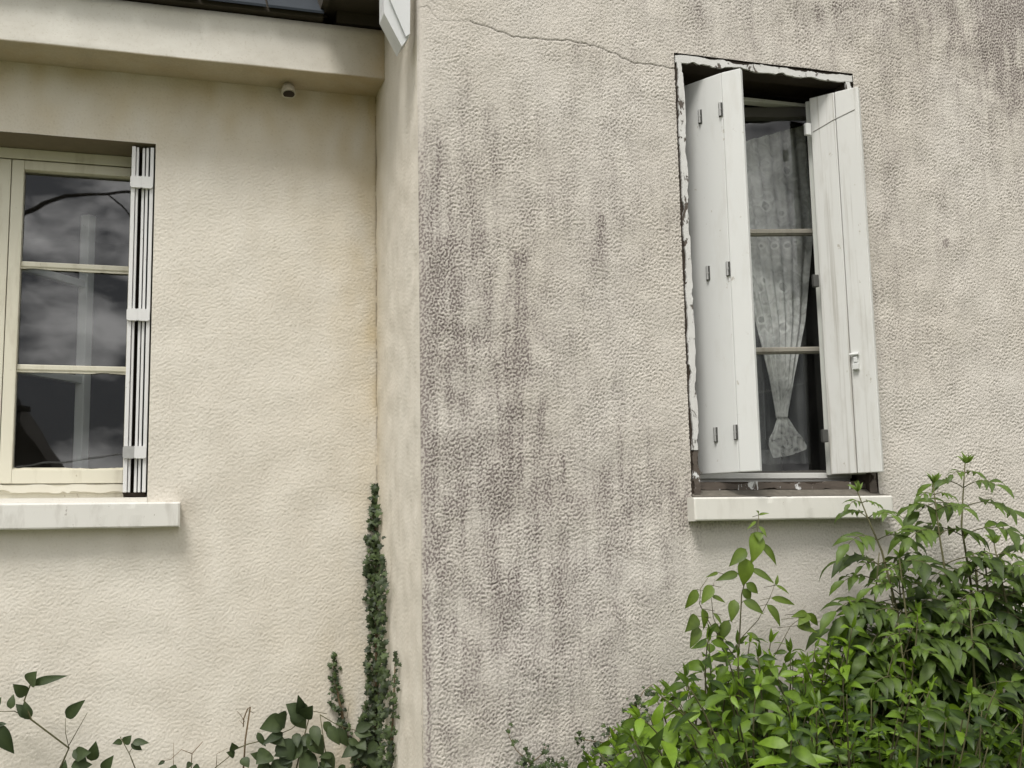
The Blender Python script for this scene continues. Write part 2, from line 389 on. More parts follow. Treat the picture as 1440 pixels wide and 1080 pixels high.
grime_shade += 1.6*np.exp(-(((px-1330)/4)**2+((py-342)/6)**2))
grime_shade *= 1-.85*smooth_patch
grime_shade = np.clip(np.maximum(grime_shade, .13), 0, 1.2)
# --- the long crack
ck = [(588, 8), (605, 12), (616, 29), (640, 30), (660, 30), (700, 44), (735, 54), (765, 55), (795, 57), (820, 61), (845, 68), (870, 80), (893, 89), (920, 91), (948, 97)]
ck = np.array([[at(a, b, 0).x, at(a, b, 0).z] for a, b in ck])
jit = np.random.default_rng(3)
dmin = np.full(X.shape, 9.)
fine = []
for a, b in zip(ck[:-1], ck[1:]):
    for k in np.linspace(0, 1, 6)[:-1]: fine.append(a+(b-a)*k+jit.normal(0, .0022, 2))
fine.append(ck[-1]); fine = np.array(fine)
for a, b in zip(fine[:-1], fine[1:]):
    d = b-a; tt = np.clip(((X-a[0])*d[0]+(Z-a[1])*d[1])/(d@d), 0, 1)
    dmin = np.minimum(dmin, np.hypot(X-a[0]-tt*d[0], Z-a[1]-tt*d[1]))
crack = np.clip(1.2-dmin/.0026, 0, 1)*np.where(X < .16, .3, .62)
Yw2 = Yw+.004*crack; P[..., 1] = Yw2
wall_grid('front_wall', xs, zs, P, (WL, WR, ZB, ZT), M_FRONT, {'grime_shade': grime_shade, 'crack': crack, 'pit': pit}, house)
# the rest of the front wall, outside the photographed field
mb = MB(); xe, ze0, ze1 = 5.0, -.3, 3.9
for (a, b, c, d) in [(0, 3.4, -.3, .38), (0, 3.4, 3.25, 3.9), (3.4, 5, -.3, 3.9)]:
    mb.add([(a, 0, c), (b, 0, c), (b, 0, d), (a, 0, d)], [[0, 1, 2, 3]])
o = mb.build('outer_front_wall', M_FRONT, house)
for k_, v_ in (('grime_shade', .3), ('pit', .45)):
    a_ = o.data.attributes.new(k_, 'FLOAT', 'POINT'); a_.data.foreach_set('value', [v_]*len(o.data.vertices))

# --- side wall of the projecting part (faces left)
ys = axis([0.016, D_BACK], S*1.5); zs2 = axis([0.2, 3.25], S*1.5); ny, nz = len(ys), len(zs2)
Yg, Zg = np.meshgrid(ys, zs2, indexing='ij')
h = .0004*fieldnoise(ny, nz, S*1.5, 75, 25, .8, 1, 21)+.0012*lowpass(ny, nz, S*1.5, .12, 22)
Pp = np.stack([-h*np.clip((Yg-.016)/.03, 0, 1), Yg, Zg], -1)
och = np.clip(np.exp(-(D_BACK-Yg)/.11)*.5, 0, 1)+.18*np.clip((Zg-2.2)/.8, 0, 1)
gr = .06+.05*lowpass(ny, nz, S*1.5, .05, 23, 1, 6)+.5*np.exp(-((Yg-.02)/.008)**2)*np.clip((1.6-Zg)/.6, 0, 1)*.8
cr = np.zeros_like(Yg); cr = np.maximum(cr, (np.abs(Yg-.03-.004*lowpass(ny, nz, S*1.5, .05, 24)) < .003)*(Zg < .80)*(lowpass(ny, nz, S*1.5, .04, 25, .2, 1) > .2)*.8)
wall_grid('side_wall', ys, zs2, Pp[:, :, :], None, M_CREAM, {'grime_shade': np.clip(gr, 0, 1), 'ochre': np.clip(och, 0, 1), 'crack': cr, 'pit': Yg*0+.45}, house)
mb = MB(); mb.add([(0, .016, -.3), (0, 2.6, -.3), (0, 2.6, .2), (0, .016, .2)], [[0, 1, 2, 3]])
mb.add([(0, .016, 3.25), (0, 2.6, 3.25), (0, 2.6, 3.9), (0, .016, 3.9)], [[0, 1, 2, 3]])
mb.add([(0, D_BACK, .2), (0, 2.6, .2), (0, 2.6, 3.25), (0, D_BACK, 3.25)], [[0, 1, 2, 3]])
mb.build('outer_side_wall', M_CREAM, house)

# --- recessed wall
xs = axis([-1.75, LL, LR, 0.012], S*1.3); zs = axis([0.40, LB, LT, 2.95], S*1.3); nx, nz = len(xs), len(zs)
X, Z = np.meshgrid(xs, zs, indexing='ij'); s_ = S*1.3
h = .00070*np.tanh(1.5*fieldnoise(nx, nz, s_, 76, 28, .72, 1.0, 31)+.8)+.00035*fieldnoise(nx, nz, s_, 130, 25, .9, 1, 32)+.0010*lowpass(nx, nz, s_, .2, 33)+.00012*lowpass(nx, nz, s_, .04, 34)
P = np.stack([X, D_BACK-h-.0005, Z], -1)
och = .40*np.exp(-(-X)/.07)+.32*np.exp(X/.35)*np.clip((Z-1.5)/1.2, 0, 1)+.30*np.exp(-(Z-.55)/.35)*np.clip((X+.6)/.5, 0, 1)
och += .45*np.clip((Z-2.5)/.3, 0, 1)  # browner towards the top: shade under the cornice put into the colour
och *= 1+.3*lowpass(nx, nz, s_, .09, 35, 1, 2)
gr = .05+.05*lowpass(nx, nz, s_, .1, 36, 1, 3)
gr += .5*np.exp(-((X+.63)/.035)**2-((Z-1.385)/.05)**2)+.18*np.exp(-((X+.60)/.05)**2)*np.clip((1.36-Z)/.1, 0, 1)*np.exp(-(1.36-Z)/.3)  # sill-end smudge paints its soft shadow along with dirt
gr += .28*np.exp(-((X+.004)/.006)**2)
cr = .6*np.exp(-((X+.001)/.003)**2)*(Z > 1.2)*(lowpass(nx, nz, s_, .05, 37, .1, 1) > -.6)
wall_grid('recessed_wall', xs, zs, P, (LL, LR, LB, LT), M_CREAM, {'grime_shade': np.clip(gr, 0, 1), 'ochre': np.clip(och, 0, 1), 'crack': cr, 'pit': X*0+.45}, house)
mb = MB()
for (a, b, c, d) in [(-5, -1.75, -.3, 3.4), (-1.75, 0, -.3, .40), (-1.75, 0, 2.95, 3.4)]:
    mb.add([(a, D_BACK, c), (b, D_BACK, c), (b, D_BACK, d), (a, D_BACK, d)], [[0, 1, 2, 3]])
mb.build('outer_recessed_wall', M_CREAM, house)

# --- cornice beam under the slates
xs = axis([-2.4, .004], .006)
def cornice_profile():
    return [(D_BACK, 2.8435), (.5425, 2.8435), (.5410, 2.8448), (.5407, 2.850)] + [(.5407, z) for z in np.linspace(2.865, 3.0, 24)] + [(.5407, 3.022), (.62, 3.03)]
pf = np.array(cornice_profile()); nxx = len(xs); npf = len(pf)
XX = np.repeat(xs[:, None], npf, 1); YY = np.repeat(pf[None, :, 0], nxx, 0).copy(); ZZ = np.repeat(pf[None, :, 1], nxx, 0).copy()
YY[:, 3:-1] -= .00025*lowpass(nxx, npf-4, .006, .012, 41, .6, 1)+.0005*lowpass(nxx, npf-4, .006, .3, 42)
ZZ[:, :3] += (.0003*lowpass(nxx, 3, .006, .05, 43))
och = np.clip(np.exp(XX/.10)*.95, 0, 1)*np.where(YY < .6, 1, .6)+.75*(ZZ < 2.846)  # ochre browning of underside and corner end stands for shade
gr = .08+.06*lowpass(nxx, npf, .006, .08, 44)+.55*(ZZ < 2.846)+.25*np.exp(-((ZZ-3.02)/.012)**2)+.5*np.exp(XX/.10)*np.clip((ZZ-2.88)/.12, 0, 1)  # shade painted on underside and top corner; also a dark band below slates
wall_grid('cornice', xs, np.arange(npf), np.stack([XX, YY, ZZ], -1), None, M_CORN, {'grime_shade': np.clip(gr, 0, 1), 'ochre': np.clip(och, 0, 1), 'crack': XX*0, 'pit': XX*0+.45}, house)

# --- slate roof over the recessed part
roof = empty('roof', (0, 0, 0), house); roof.matrix_parent_inverse = Matrix.Translation(-Vector(house.location))
mb = MB()
sl = math.tan(R(40))
mb.add([(-2.6, .52, 3.034), (-.20, .52, 3.034), (-.20, 2.5, 3.034+1.98*sl), (-2.6, 2.5, 3.034+1.98*sl)], [[0, 1, 2, 3]])
mb.box(-2.6, -.215, .515, .60, 3.030, 3.044)
mb.build('roof_boarding', M_EAVEW, roof)
mb = MB()
rw = 0
while rw < 7:
    x = -2.6+(rw % 2)*.11
    while x < -.24:
        wd = .216; x1 = min(x+wd, -.211)
        y0 = .495+rw*.145+random.uniform(-.003, .003); z0 = 3.022+(y0-.495)*sl+.022+random.uniform(0, .002)
        L = .27
        vs = [(x, y0, z0), (x1-.004, y0, z0+random.uniform(-.001, .001)), (x1-.004, y0+L, z0+L*sl), (x, y0+L, z0+L*sl)]
        vs += [(a, b, c-.009) for a, b, c in vs]
        mb.add(vs, [[0, 1, 2, 3], [7, 6, 5, 4], [0, 4, 5, 1], [1, 5, 6, 2], [2, 6, 7, 3], [3, 7, 4, 0]])
        x += wd+.004
    rw += 1
mb.build('slates', M_SLATE, roof, fix=True)
# projecting part: its eave overhanging the inner corner, with the white board end
mb = MB()
mb.box(-.205, -.002, .078, 2.4, 3.078, 3.10)           # dark boarded soffit
mb.box(-.225, -.205, .078, 2.4, 3.06, 3.16)
mb.box(-.165, -.004, .545, .70, 3.035, 3.077)
mb.build('eave_soffit', M_EAVEW, house)
mb = MB()
bp = [(-.1036, 2.99), (-.1036, 2.8177), (-.0506, 2.7192), (-.0288, 2.7508), (-.0258, 2.99)]
mb.prism(bp, .0, .075)
mb.prism([(-.090, 2.985), (-.090, 2.865), (-.0395, 2.747), (-.0275, 2.757), (-.0245, 2.985)], -.010, .0)
mb.build('barge_board', M_BARGE, house, fix=True)

# --- capped pipe stub under the cornice
mb = MB()
c0 = at(406, 124, .640)
mb.tube([(c0.x, D_BACK, c0.z+.010), (c0.x, .675, c0.z+.008), (c0.x, .655, c0.z+.004), (c0.x, .640, c0.z-.008), (c0.x, .634, c0.z-.024)], .020, .024, 18)
mb.tube([(c0.x, .6338, c0.z-.0244), (c0.x, .6335, c0.z-.0256)], .020, .019, 18, 1)
mb.build('pipe_stub', [mat_flat('painted_pipe', (.52, .48, .40), .7), M_DARKW], house, False, True)

# ------------------------------------------------------------------ windows: reveals and rooms
def room(name, x0, x1, y0, y1, z0, z1, mt=M_ROOM):
    mb = MB(); V = [(x0, y0, z0), (x1, y0, z0), (x1, y1, z0), (x0, y1, z0), (x0, y0, z1), (x1, y0, z1), (x1, y1, z1), (x0, y1, z1)]
    mb.add(V, [[0, 1, 2, 3], [7, 6, 5, 4], [1, 5, 6, 2], [2, 6, 7, 3], [3, 7, 4, 0]])
    return mb.build(name, mt, house)
def reveal(name, x0, x1, y0, y1, z0, z1, side, top, bot):
    mb = MB()
    mb.add([(x0, y0, z0), (x0, y1, z0), (x0, y1, z1), (x0, y0, z1)], [[0, 1, 2, 3]], 0)
    mb.add([(x1, y0, z0), (x1, y0, z1), (x1, y1, z1), (x1, y1, z0)], [[0, 1, 2, 3]], 0)
    mb.add([(x0, y0, z1), (x0, y1, z1), (x1, y1, z1), (x1, y0, z1)], [[0, 1, 2, 3]], 1)
    mb.add([(x0, y0, z0), (x1, y0, z0), (x1, y1, z0), (x0, y1, z0)], [[0, 1, 2, 3]], 2)
    return mb.build(name, [side, top, bot], house)
reveal('window_reveal', LL, LR, D_BACK-.0, .90, LB, LT, M_CREAM, mat_flat('shade_toned_lintel', (.21, .175, .125), .9), M_SILLG)  # lintel underside coloured darker to stand for its shade
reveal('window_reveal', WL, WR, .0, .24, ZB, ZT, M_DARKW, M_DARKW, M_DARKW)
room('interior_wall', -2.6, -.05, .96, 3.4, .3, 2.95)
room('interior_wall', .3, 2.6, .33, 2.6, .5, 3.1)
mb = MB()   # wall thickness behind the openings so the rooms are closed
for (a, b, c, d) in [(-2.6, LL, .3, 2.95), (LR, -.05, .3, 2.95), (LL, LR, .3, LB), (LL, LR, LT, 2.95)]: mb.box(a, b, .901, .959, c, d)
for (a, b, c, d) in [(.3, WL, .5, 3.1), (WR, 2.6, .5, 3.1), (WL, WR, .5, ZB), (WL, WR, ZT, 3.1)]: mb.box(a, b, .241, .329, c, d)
mb.build('inner_wall_leaf', M_ROOM, house)

# ------------------------------------------------------------------ LEFT WINDOW
lw = empty('window', (-1.195, .87, LB), house); lw.matrix_parent_inverse = Matrix.Translation(-Vector(house.location))
tagp(lw, 'wide cream casement with open inner leaf behind its glass')
GB, GT = 1.522, 2.530
mb = MB()
mb.box(LL, LR, .855, .915, 2.566, LT-.001, bev=.003); mb.box(LL, LR, .858, .915, 1.4375, 1.468, bev=.003)
mb.box(LL, LL+.04, .8555, .915, 1.468, 2.566, bev=.003); mb.box(LR-.04, LR, .8555, .915, 1.468, 2.566, bev=.003)
mb.box(LL, LR, .862, .915, LB+.001, 1.4372)
mb.build('frame', M_OLDW, lw)
def add_jag(mb, a0, a1, c, hw, y0, y1, seed, amp, horiz=True, n=60, mi=0):
    """a strip of flaking paint: two wandering edges with a few bites taken out, one outline extruded"""
    r = np.random.default_rng(seed); n = max(40, int((a1-a0)/.006)); t_ = np.linspace(a0, a1, n)
    def edge():
        k = r.normal(0, 1, n+40); e = np.convolve(k, np.hanning(17)/np.hanning(17).sum()*3.2, 'same')[20:20+n]*.38+r.normal(0, .10, n)
        for _ in range(max(1, int((a1-a0)/.16))):
            x0 = r.uniform(a0, a1); L = r.uniform(.008, .035); e += np.where(np.abs(t_-x0) < L, r.uniform(.5, 1.0), 0)*(1-.4*np.abs(t_-x0)/L)
        return np.clip(e, -.3, 1.6)*amp*.75
    up = c+hw-edge(); dn = np.minimum(c-hw+edge(), up-.002)
    for i in range(n-1):
        q = [(t_[i], dn[i]), (t_[i+1], dn[i+1]), (t_[i+1], up[i+1]), (t_[i], up[i])]
        if not horiz: q = [(b, a) for a, b in q][::-1]
        mb.prism(q, y0, y1, mi)
def sash(parent, x0, x1, g0, g1, seed):
    mb = MB(); y0, y1 = .853, .905
    mb.box(x0, g0, y0, y1, 1.470, 2.562, bev=.003); mb.box(g1, x1, y0, y1, 1.470, 2.562, bev=.003)
    mb.box(g0, g1, y0+.001, y1, 1.470, GB-.006, bev=.002); mb.box(g0, g1, y0+.001, y1, GT, 2.562, bev=.003)
    add_jag(mb, g0, g1, GB-.006, .006, .866, .874, seed, .004)            # old putty
    mb.build('sash', M_OLDW, parent)
    for z in (2.207, 1.857):
        mb = MB(); mb.box(g0, g1, .868, .893, z-.009, z+.009, bev=.003)
        add_jag(mb, g0, g1, z-.012, .005, .872, .880, seed+int(z*100), .003)
        mb.build('muntin', M_OLDW, parent)
    for (a, b) in ((GB, 1.848), (1.866, 2.198), (2.216, GT)):
        mb = MB(); mb.add([(g0, .886, a), (g1, .886, a), (g1, .886, b), (g0, .886, b)], [[0, 1, 2, 3]]); mb.build('glass_pane', M_GLASS, parent)
sash(lw, -1.212, LR-.041, -1.174, -.832, 5)
sash(lw, LL+.041, -1.2145, -1.558, -1.2525, 9)
mb = MB(); add_jag(mb, LL+.01, LR-.005, 1.4525, .013, .850, .8575, 77, .009, n=90); mb.build('bottom_rail', M_PEELC, lw)
# inner leaf standing open behind the right-hand glass
h0 = Vector((-1.178, .918, 0)); h1 = Vector((-.975, 1.165, 0)); dv = (h1-h0); LN = dv.length; ang = math.atan2(dv.y, dv.x)
T = Matrix.Translation(h0) @ Matrix.Rotation(ang, 4, 'Z')
mb = MB()
mb.box(LN-.035, LN, -.02, .02, 1.47, 2.465, M=T, bev=.003)
for z in (2.205, 1.855, 1.485): mb.box(-.01, LN-.035, -.014, .014, z-.013, z+.013, M=T, bev=.002)
mb.build('inner_leaf', mat_paint('inner_leaf_paint', (.86, .88, .89), (.84, .86, .87), .5, dirt_amt=.05), lw)

# window sills
def sill(x0, x1, yf, yb, z0, z1, mt, label, seed):
    """a cast sill: rounded section swept along x with worn, chipped arrises"""
    r = np.random.default_rng(seed); n = int((x1-x0)/.006); xs_ = np.linspace(x0, x1, n)
    b = .005; sec = [(yb, z0), (yf+b, z0), (yf+b*.3, z0+b*.3), (yf, z0+b), (yf, z0+.02), (yf, (z0+z1)/2), (yf, z1-.02), (yf, z1-b), (yf+b*.3, z1-b*.3), (yf+b, z1), (yf+.03, z1+.001), (yb, z1+.001)]
    sm = lambda w_: np.convolve(r.normal(0, 1, n+80), np.hanning(w_)/np.sqrt((np.hanning(w_)**2).sum()), 'same')[40:40+n]
    wear = [np.clip(sm(7)*.6+sm(31)*.5-.6, 0, 2)*.0016 for _ in range(2)]; wav = sm(41)*.0006
    vs = []; k = len(sec)
    for i_ in range(n):
        e = min(i_, n-1-i_); inset = .004 if e == 0 else 0
        for q, (y, z) in enumerate(sec):
            if q in (2, 3, 4): y += wear[0][i_]*(.5 if q == 4 else 1); z += wear[0][i_]*(.8 if q == 2 else .2)
            if q in (7, 8, 9): y += wear[1][i_]; z -= wear[1][i_]*(.8 if q != 7 else .2)
            if 1 < q < 10: y += inset+wav[i_]
            if q in (1, 2): z += wav[i_]
            vs.append((xs_[i_], y, z))
    fs = [[i_*k+q, (i_+1)*k+q, (i_+1)*k+q+1, i_*k+q+1] for i_ in range(n-1) for q in range(k-1)]+[list(range(k)), list(range((n-1)*k, n*k))[::-1]]
    mb = MB(); mb.add(vs, fs)
    o = mb.build('window_sill', mt, house, False, True)
    if label: o['label'] = label
    return o
sill(-1.74, -.648, D_BACK-.052, .87, 1.319, 1.3985, M_SILLG, 'grey white concrete window sill', 1)
mb = MB(); mb.box(LL, LR, .700, .868, 1.3985, 1.4166); mb.build('sill_mortar', M_CORN, house)
sill(.821, 1.516, -.052, .10, 1.303, 1.374, M_SILLW, 'white painted window sill with dirty top', 2)
mb = MB(); mb.add([(.826, -.047, 1.3752), (1.511, -.047, 1.3752), (1.511, -.006, 1.381), (.826, -.006, 1.381)], [[0, 1, 2, 3]])
mb.add([(WL+.001, -.006, 1.381), (WR-.001, -.006, 1.381), (WR-.001, .031, 1.401), (WL+.001, .031, 1.401)], [[0, 1, 2, 3]])
mb.build('sill_dirt', mat_flat('grey_sill_dirt', (.16, .145, .12), .95, var=.65, sc=45, bmp=.8), house)

# folded shutter stack in the left window (and its twin outside the frame)
def stack(xa, xb, flip):
    sh = empty('folded_shutter', ((xa+xb)/2, .72, 1.43), house); sh.matrix_parent_inverse = Matrix.Translation(-Vector(house.location))
    cs = [-.820, -.808, -.7885, -.7765, -.7615]; ws = [.0125, .008, .0085, .0085, .0115]; fr = [.716, .722, .726, .722, .716]
    for c, wd, y in zip(cs, ws, fr):
        c = c if not flip else (LL+LR)-c
        mb = MB(); mb.box(c-wd/2, c+wd/2, y, .846, 1.434, 2.594, bev=.002); mb.build('shutter_leaf', M_STACK, sh)
    mb = MB(); a, b = (-.829, -.7535) if not flip else (LL+LR+.7535, LL+LR+.829)
    mb.box(a, b, .80, .846, 1.432, 2.60); mb.box(min(a, b)+.004, max(a, b)-.004, .742, .80, 1.421, 1.434); mb.build('back_strip', M_DARKW, sh)
    for z, k in ((2.4695, 0), (2.0172, 0), (1.5632, 1)):
        for (a, b, j) in ((-.829, -.7945, 0), (-.7925, -.757, 1)):
            if flip: a, b = (LL+LR)-b, (LL+LR)-a
            mb = MB(); mb.prism([(a, z-.016), (a+.004, z-.0205), (b-.004, z-.0205), (b, z-.016), (b, z+.015), (b-.005, z+.0195), (a+.005, z+.0195), (a, z+.015)], .708, .7225)
            mb.tube([((a if j else b), .7105, z-.02), ((a if j else b), .7105, z+.02)], .0022)
            mb.build('hinge_plate', M_STEEL if (k and j == 0) else M_STACK, sh, fix=True)
    return sh
tagp(stack(-.829, -.757, False), 'white shutter folded flat against the jamb')
stack(LL+.007, LL+.079, True)

# ------------------------------------------------------------------ RIGHT WINDOW
rw_ = empty('window', (1.17, .15, ZB), house); rw_.matrix_parent_inverse = Matrix.Translation(-Vector(house.location))
tagp(rw_, 'narrow window with peeling white frame and lace curtain behind')
mb = MB()
mb.box(WL+.002, .866, .004, .07, ZB, ZT-.03); mb.box(1.472, WR-.002, .004, .07, ZB, ZT-.03)
mb.box(WL+.002, WR-.002, .004, .07, ZT-.032, ZT-.004)
mb.box(.866, 1.472, .03, .11, ZB, 1.424)
mb.build('frame', M_DARKW, rw_)
mb = MB()
add_jag(mb, WL+.004, WR-.004, 2.7795, .0125, -.004, .004, 12, .009, True, 70)
add_jag(mb, 1.52, 2.768, .857, .0112, -.004, .004, 13, .007, False, 130)
add_jag(mb, 1.47, 2.768, 1.4835, .0115, -.0035, .004, 14, .008, False, 90)
mb.build('paint_layer', M_PEEL, rw_)
mb = MB(); add_jag(mb, 1.385, 1.53, .857, .010, -.002, .004, 15, .009, False, 14); mb.build('bare_timber', M_PEELB, rw_)
mb = MB(); add_jag(mb, .868, 1.47, 1.411, .011, .024, .03, 16, .010, True, 60); mb.build('bare_timber', M_PEELB, rw_)
mb = MB(); add_jag(mb, 1.385, 1.47, 1.4835, .012, -.002, .004, 18, .012, False, 12)
mb.build('bare_timber', M_PEELB, rw_)
mb = MB(); mb.box(.866, 1.472, .10, .15, 1.437, 1.4555, bev=.002); mb.box(.866, 1.472, .11, .16, ZB+.001, 1.4372)
M_DULL = mat_paint('dull_white_paint', (.62, .62, .60), (.52, .52, .49), .6, dirt_amt=.5); mb.build('threshold', M_DULL, rw_)
mb = MB(); mb.box(.866, 1.472, .165, .20, 2.738, 2.751, bev=.002); mb.build('head_bead', M_DULL, rw_)
# sash ajar inward, hung on the right jamb
PIV = Vector((1.468, .165, 0)); A = R(180-15)
TS = Matrix.Translation(PIV) @ Matrix.Rotation(A, 4, 'Z')
mb = MB(); LS = .60
mb.box(0, .028, -.02, .02, 1.46, 2.735, M=TS); mb.box(LS-.04, LS, -.02, .02, 1.46, 2.735, M=TS)
mb.box(.028, LS-.04, -.02, .02, 2.70, 2.735, M=TS); mb.box(.028, LS-.04, -.02, .02, 1.46, 1.468, M=TS)
mb.build('sash', mat_flat('dark_sash_paint', (.10, .095, .085), .6), rw_)
for z in (2.29, 1.877):
    mb = MB(); mb.box(.028, LS-.04, -.012, .012, z-.011, z+.011, M=TS, bev=.003); mb.box(.028, LS-.04, .010, .017, z-.005, z+.006, M=TS)
    mb.build('muntin', mat_paint('old_muntin_paint', (.36, .34, .29), (.28, .26, .22), .6, (.10, .09, .07), .9), rw_)
for (a, b) in ((1.468, 1.866), (1.888, 2.279), (2.301, 2.70)):
    mb = MB(); mb.add([TS @ Vector(p) for p in ((.028, 0, a), (LS-.04, 0, a), (LS-.04, 0, b), (.028, 0, b))], [[0, 1, 2, 3]])
    mb.build('glass_pane', M_GLASS2, rw_)

# shutters of the right window
def leaf_box(mb, p, q, z0, z1, th, bev=.003, x0=0., x1=None):
    d = Vector((q[0]-p[0], q[1]-p[1], 0)); a = math.atan2(d.y, d.x)
    T_ = Matrix.Translation((p[0], p[1], 0)) @ Matrix.Rotation(a, 4, 'Z')
    mb.box(x0, d.length if x1 is None else x1, 0, th, z0, z1, M=T_, bev=bev); return T_, d.length
H0, H1 = 1.4495, 2.729
ls = empty('open_shutter', (.875, .15, H0), house); ls.matrix_parent_inverse = Matrix.Translation(-Vector(house.location))
tagp(ls, 'smooth white shutter standing half open on the left jamb')
FO = (.9790, -.0460); FE = (1.0225, -.0942)
HI = (.873, .149)
mb = MB(); TA, LA = leaf_box(mb, HI, FO, H0, H1, .018); mb.build('shutter_leaf', M_SHUT, ls)
mb = MB(); TB, LBt = leaf_box(mb, FO, FE, H0, H1, .020, x0=.001); mb.build('shutter_leaf', M_SHUT, ls)
def pin(T_, x, z, parent):
    mb = MB(); mb.box(x-.0075, x+.0065, -.003, .001, z-.0235, z+.0225, M=T_, bev=.001); mb.mi = [1]*len(mb.f)
    mb.tube([T_ @ Vector((x, -.006, z-.022)), T_ @ Vector((x, -.006, z+.022))], .0036, n=8)
    mb.tube([T_ @ Vector((x, -.006, z-.003)), T_ @ Vector((x, -.006, z+.003))], .0046, n=8)
    mb.build('hinge_knuckle', [M_STEEL, M_DHINGE], parent)
def solve_x(T_, px, py):   # local x on the leaf where the photo shows the fitting
    best = None
    for i in range(0, 320):
        x = i*.001; p = T_ @ Vector((x, 0, 2)); v = p-CAM
        k = at(px, py, p.y); e = abs(k.x-p.x)
        if best is None or e < best[0]: best = (e, x, k.z)
    return best[1], best[2]
for (a, b) in ((985, 164), (996, 384), (1007, 611)):
    x, z = solve_x(TA, a, b); pin(TA, x, z, ls)
for (a, b) in ((1017, 153), (1029, 377), (1040, 607)):
    x, z = solve_x(TA, a, b); pin(TA, min(x, LA-.006), z, ls)

rs = empty('open_shutter', (1.47, .0, H0), house); rs.matrix_parent_inverse = Matrix.Translation(-Vector(house.location))
tagp(rs, 'weathered white boarded shutter with a small latch on the right jamb')
P0 = (1.3735, .0697); P1 = (1.4755, -.0615)
dB = Vector((P1[0]-P0[0], P1[1]-P0[1], 0)); LNB = dB.length
mb = MB(); TC, _ = leaf_box(mb, P0, P1, H0-.001, H1-.001, .020, x1=LNB*.52-.0009, bev=.0025)
leaf_box(mb, P0, P1, H0-.001, H1-.001, .020, x0=LNB*.52+.0009, bev=.0025)
mb.box(.004, LNB-.004, .014, .021, H0+.004, H1-.006, M=TC)
# small board grooves
mb.build('boarded_leaf', M_PLANK, rs)
P2 = (1.3715, .0925)
mb = MB(); leaf_box(mb, P2, (P2[0]+dB.x*.75+.02, P2[1]+dB.y*.75+.02), H0-.003, H1-.004, .013); mb.build('back_leaf', mat_paint('grey_leaf_paint', (.52, .53, .50), (.46, .47, .44), .5), rs)
for (a, b, mt) in ((1136, 182, M_SHUT), (1147, 395, M_DHINGE), (1160, 613, M_DHINGE)):
    c = at(a, b, .058); mb = MB(); mb.box(c.x-.011, c.x+.010, .052, .066, c.z-.021, c.z+.021, bev=.003); mb.build('fold_hinge', mt, rs)
# latch
x, z = solve_x(TC, 1204, 508)
mb = MB(); mb.box(x-.011, x+.010, -.004, .0, z-.030, z+.030, M=TC, bev=.001); mb.box(x-.010, x+.009, -.012, -.003, z-.028, z-.008, M=TC, bev=.002)
mb.box(x-.006, x+.006, -.010, -.003, z-.004, z+.014, M=TC, bev=.002); mb.tube([TC @ Vector((x-.018, -.008, z+.022)), TC @ Vector((x+.012, -.008, z+.022))], .0045, n=8)
mb.build('latch', M_SHUT, rs)
# diagonal scored line
mb = MB(); xa, za = solve_x(TC, 1142, 186); xb, zb = solve_x(TC, 1202, 154)
mb.tube([TC @ Vector((xa+.004, -.0004, za)), TC @ Vector(((xa+xb)/2, -.0004, (za+zb)/2+.003)), TC @ Vector((xb, -.0004, zb))], .0014, n=6); mb.build('slanting_wire', mat_flat('dull_wire', (.30, .29, .27), .6), rs)

# curtains
def cloth(name, fn, nu, nv, mt, motif=None):
    mb = MB(); vs = []; tint = []
    for i in range(nu+1):
        for j in range(nv+1):
            p = fn(i/nu, j/nv); vs.append(p); tint.append(.5 if motif is None else motif(p))
    fs = [[i*(nv+1)+j, (i+1)*(nv+1)+j, (i+1)*(nv+1)+j+1, i*(nv+1)+j+1] for i in range(nu) for j in range(nv)]
    mb.add(vs, fs); mb.tint = tint
    return mb.build(name, mt, None, True)
YC = .285
def sheer_fn(u, v):
    pt = at(1122+ (1140-1122)*v, 183+(640-183)*v, YC+.03); xr = pt.x
    zt = 2.735-(1-u)*.5*.44; z = zt+(1.50-zt)*v
    return (xr-.50+.50*u, YC+.03+.008*math.sin(u*38)+.006*math.sin(u*17+v*2), z)
o = cloth('sheer_curtain', sheer_fn, 90, 30, M_SHEER); tagp(o, 'plain grey sheer curtain hanging straight behind the tied lace one', 'curtain')
ZTIE = at(1098, 588, YC).z
def lace_w(z):
    zk = [1.50, 1.53, 1.56, 1.585, 1.61, ZTIE, ZTIE+.02, 1.80, 2.0, 2.30, 2.75]; wk = [.058, .068, .074, .066, .046, .022, .025, .050, .100, .165, .185]
    return float(np.interp(z, zk, wk))
def lace_fn(u, v):
    zt = 2.60+u*.12; z = zt+(1.518+.030*u*u-zt)*v
    xc = at(1098, 588, YC).x + (.004 if z < ZTIE else (z-ZTIE)*.012)
    xc = float(np.interp(z, [1.5, ZTIE, 2.0, 2.7], [xc+.022, xc, at(1098, 440, YC).x-.01, at(1080, 230, YC).x-.03]))
    wd = lace_w(z)*1.0
    return (xc+(u*2-1)*wd, YC-.006+(.010+.05*max(0, .10-wd))*math.sin(u*44+z*2)*.6*(1 if z > ZTIE else .12), z)
rings = [(at(a, b, YC), r) for a, b, r in [(1088, 346, .011), (1106, 346, .012), (1100, 404, .020), (1101, 460, .019), (1070, 346, .009), (1118, 340, .008), (1073, 395, .013), (1070, 450, .014), (1098, 300, .013), (1075, 290, .02), (1105, 240, .018)]]
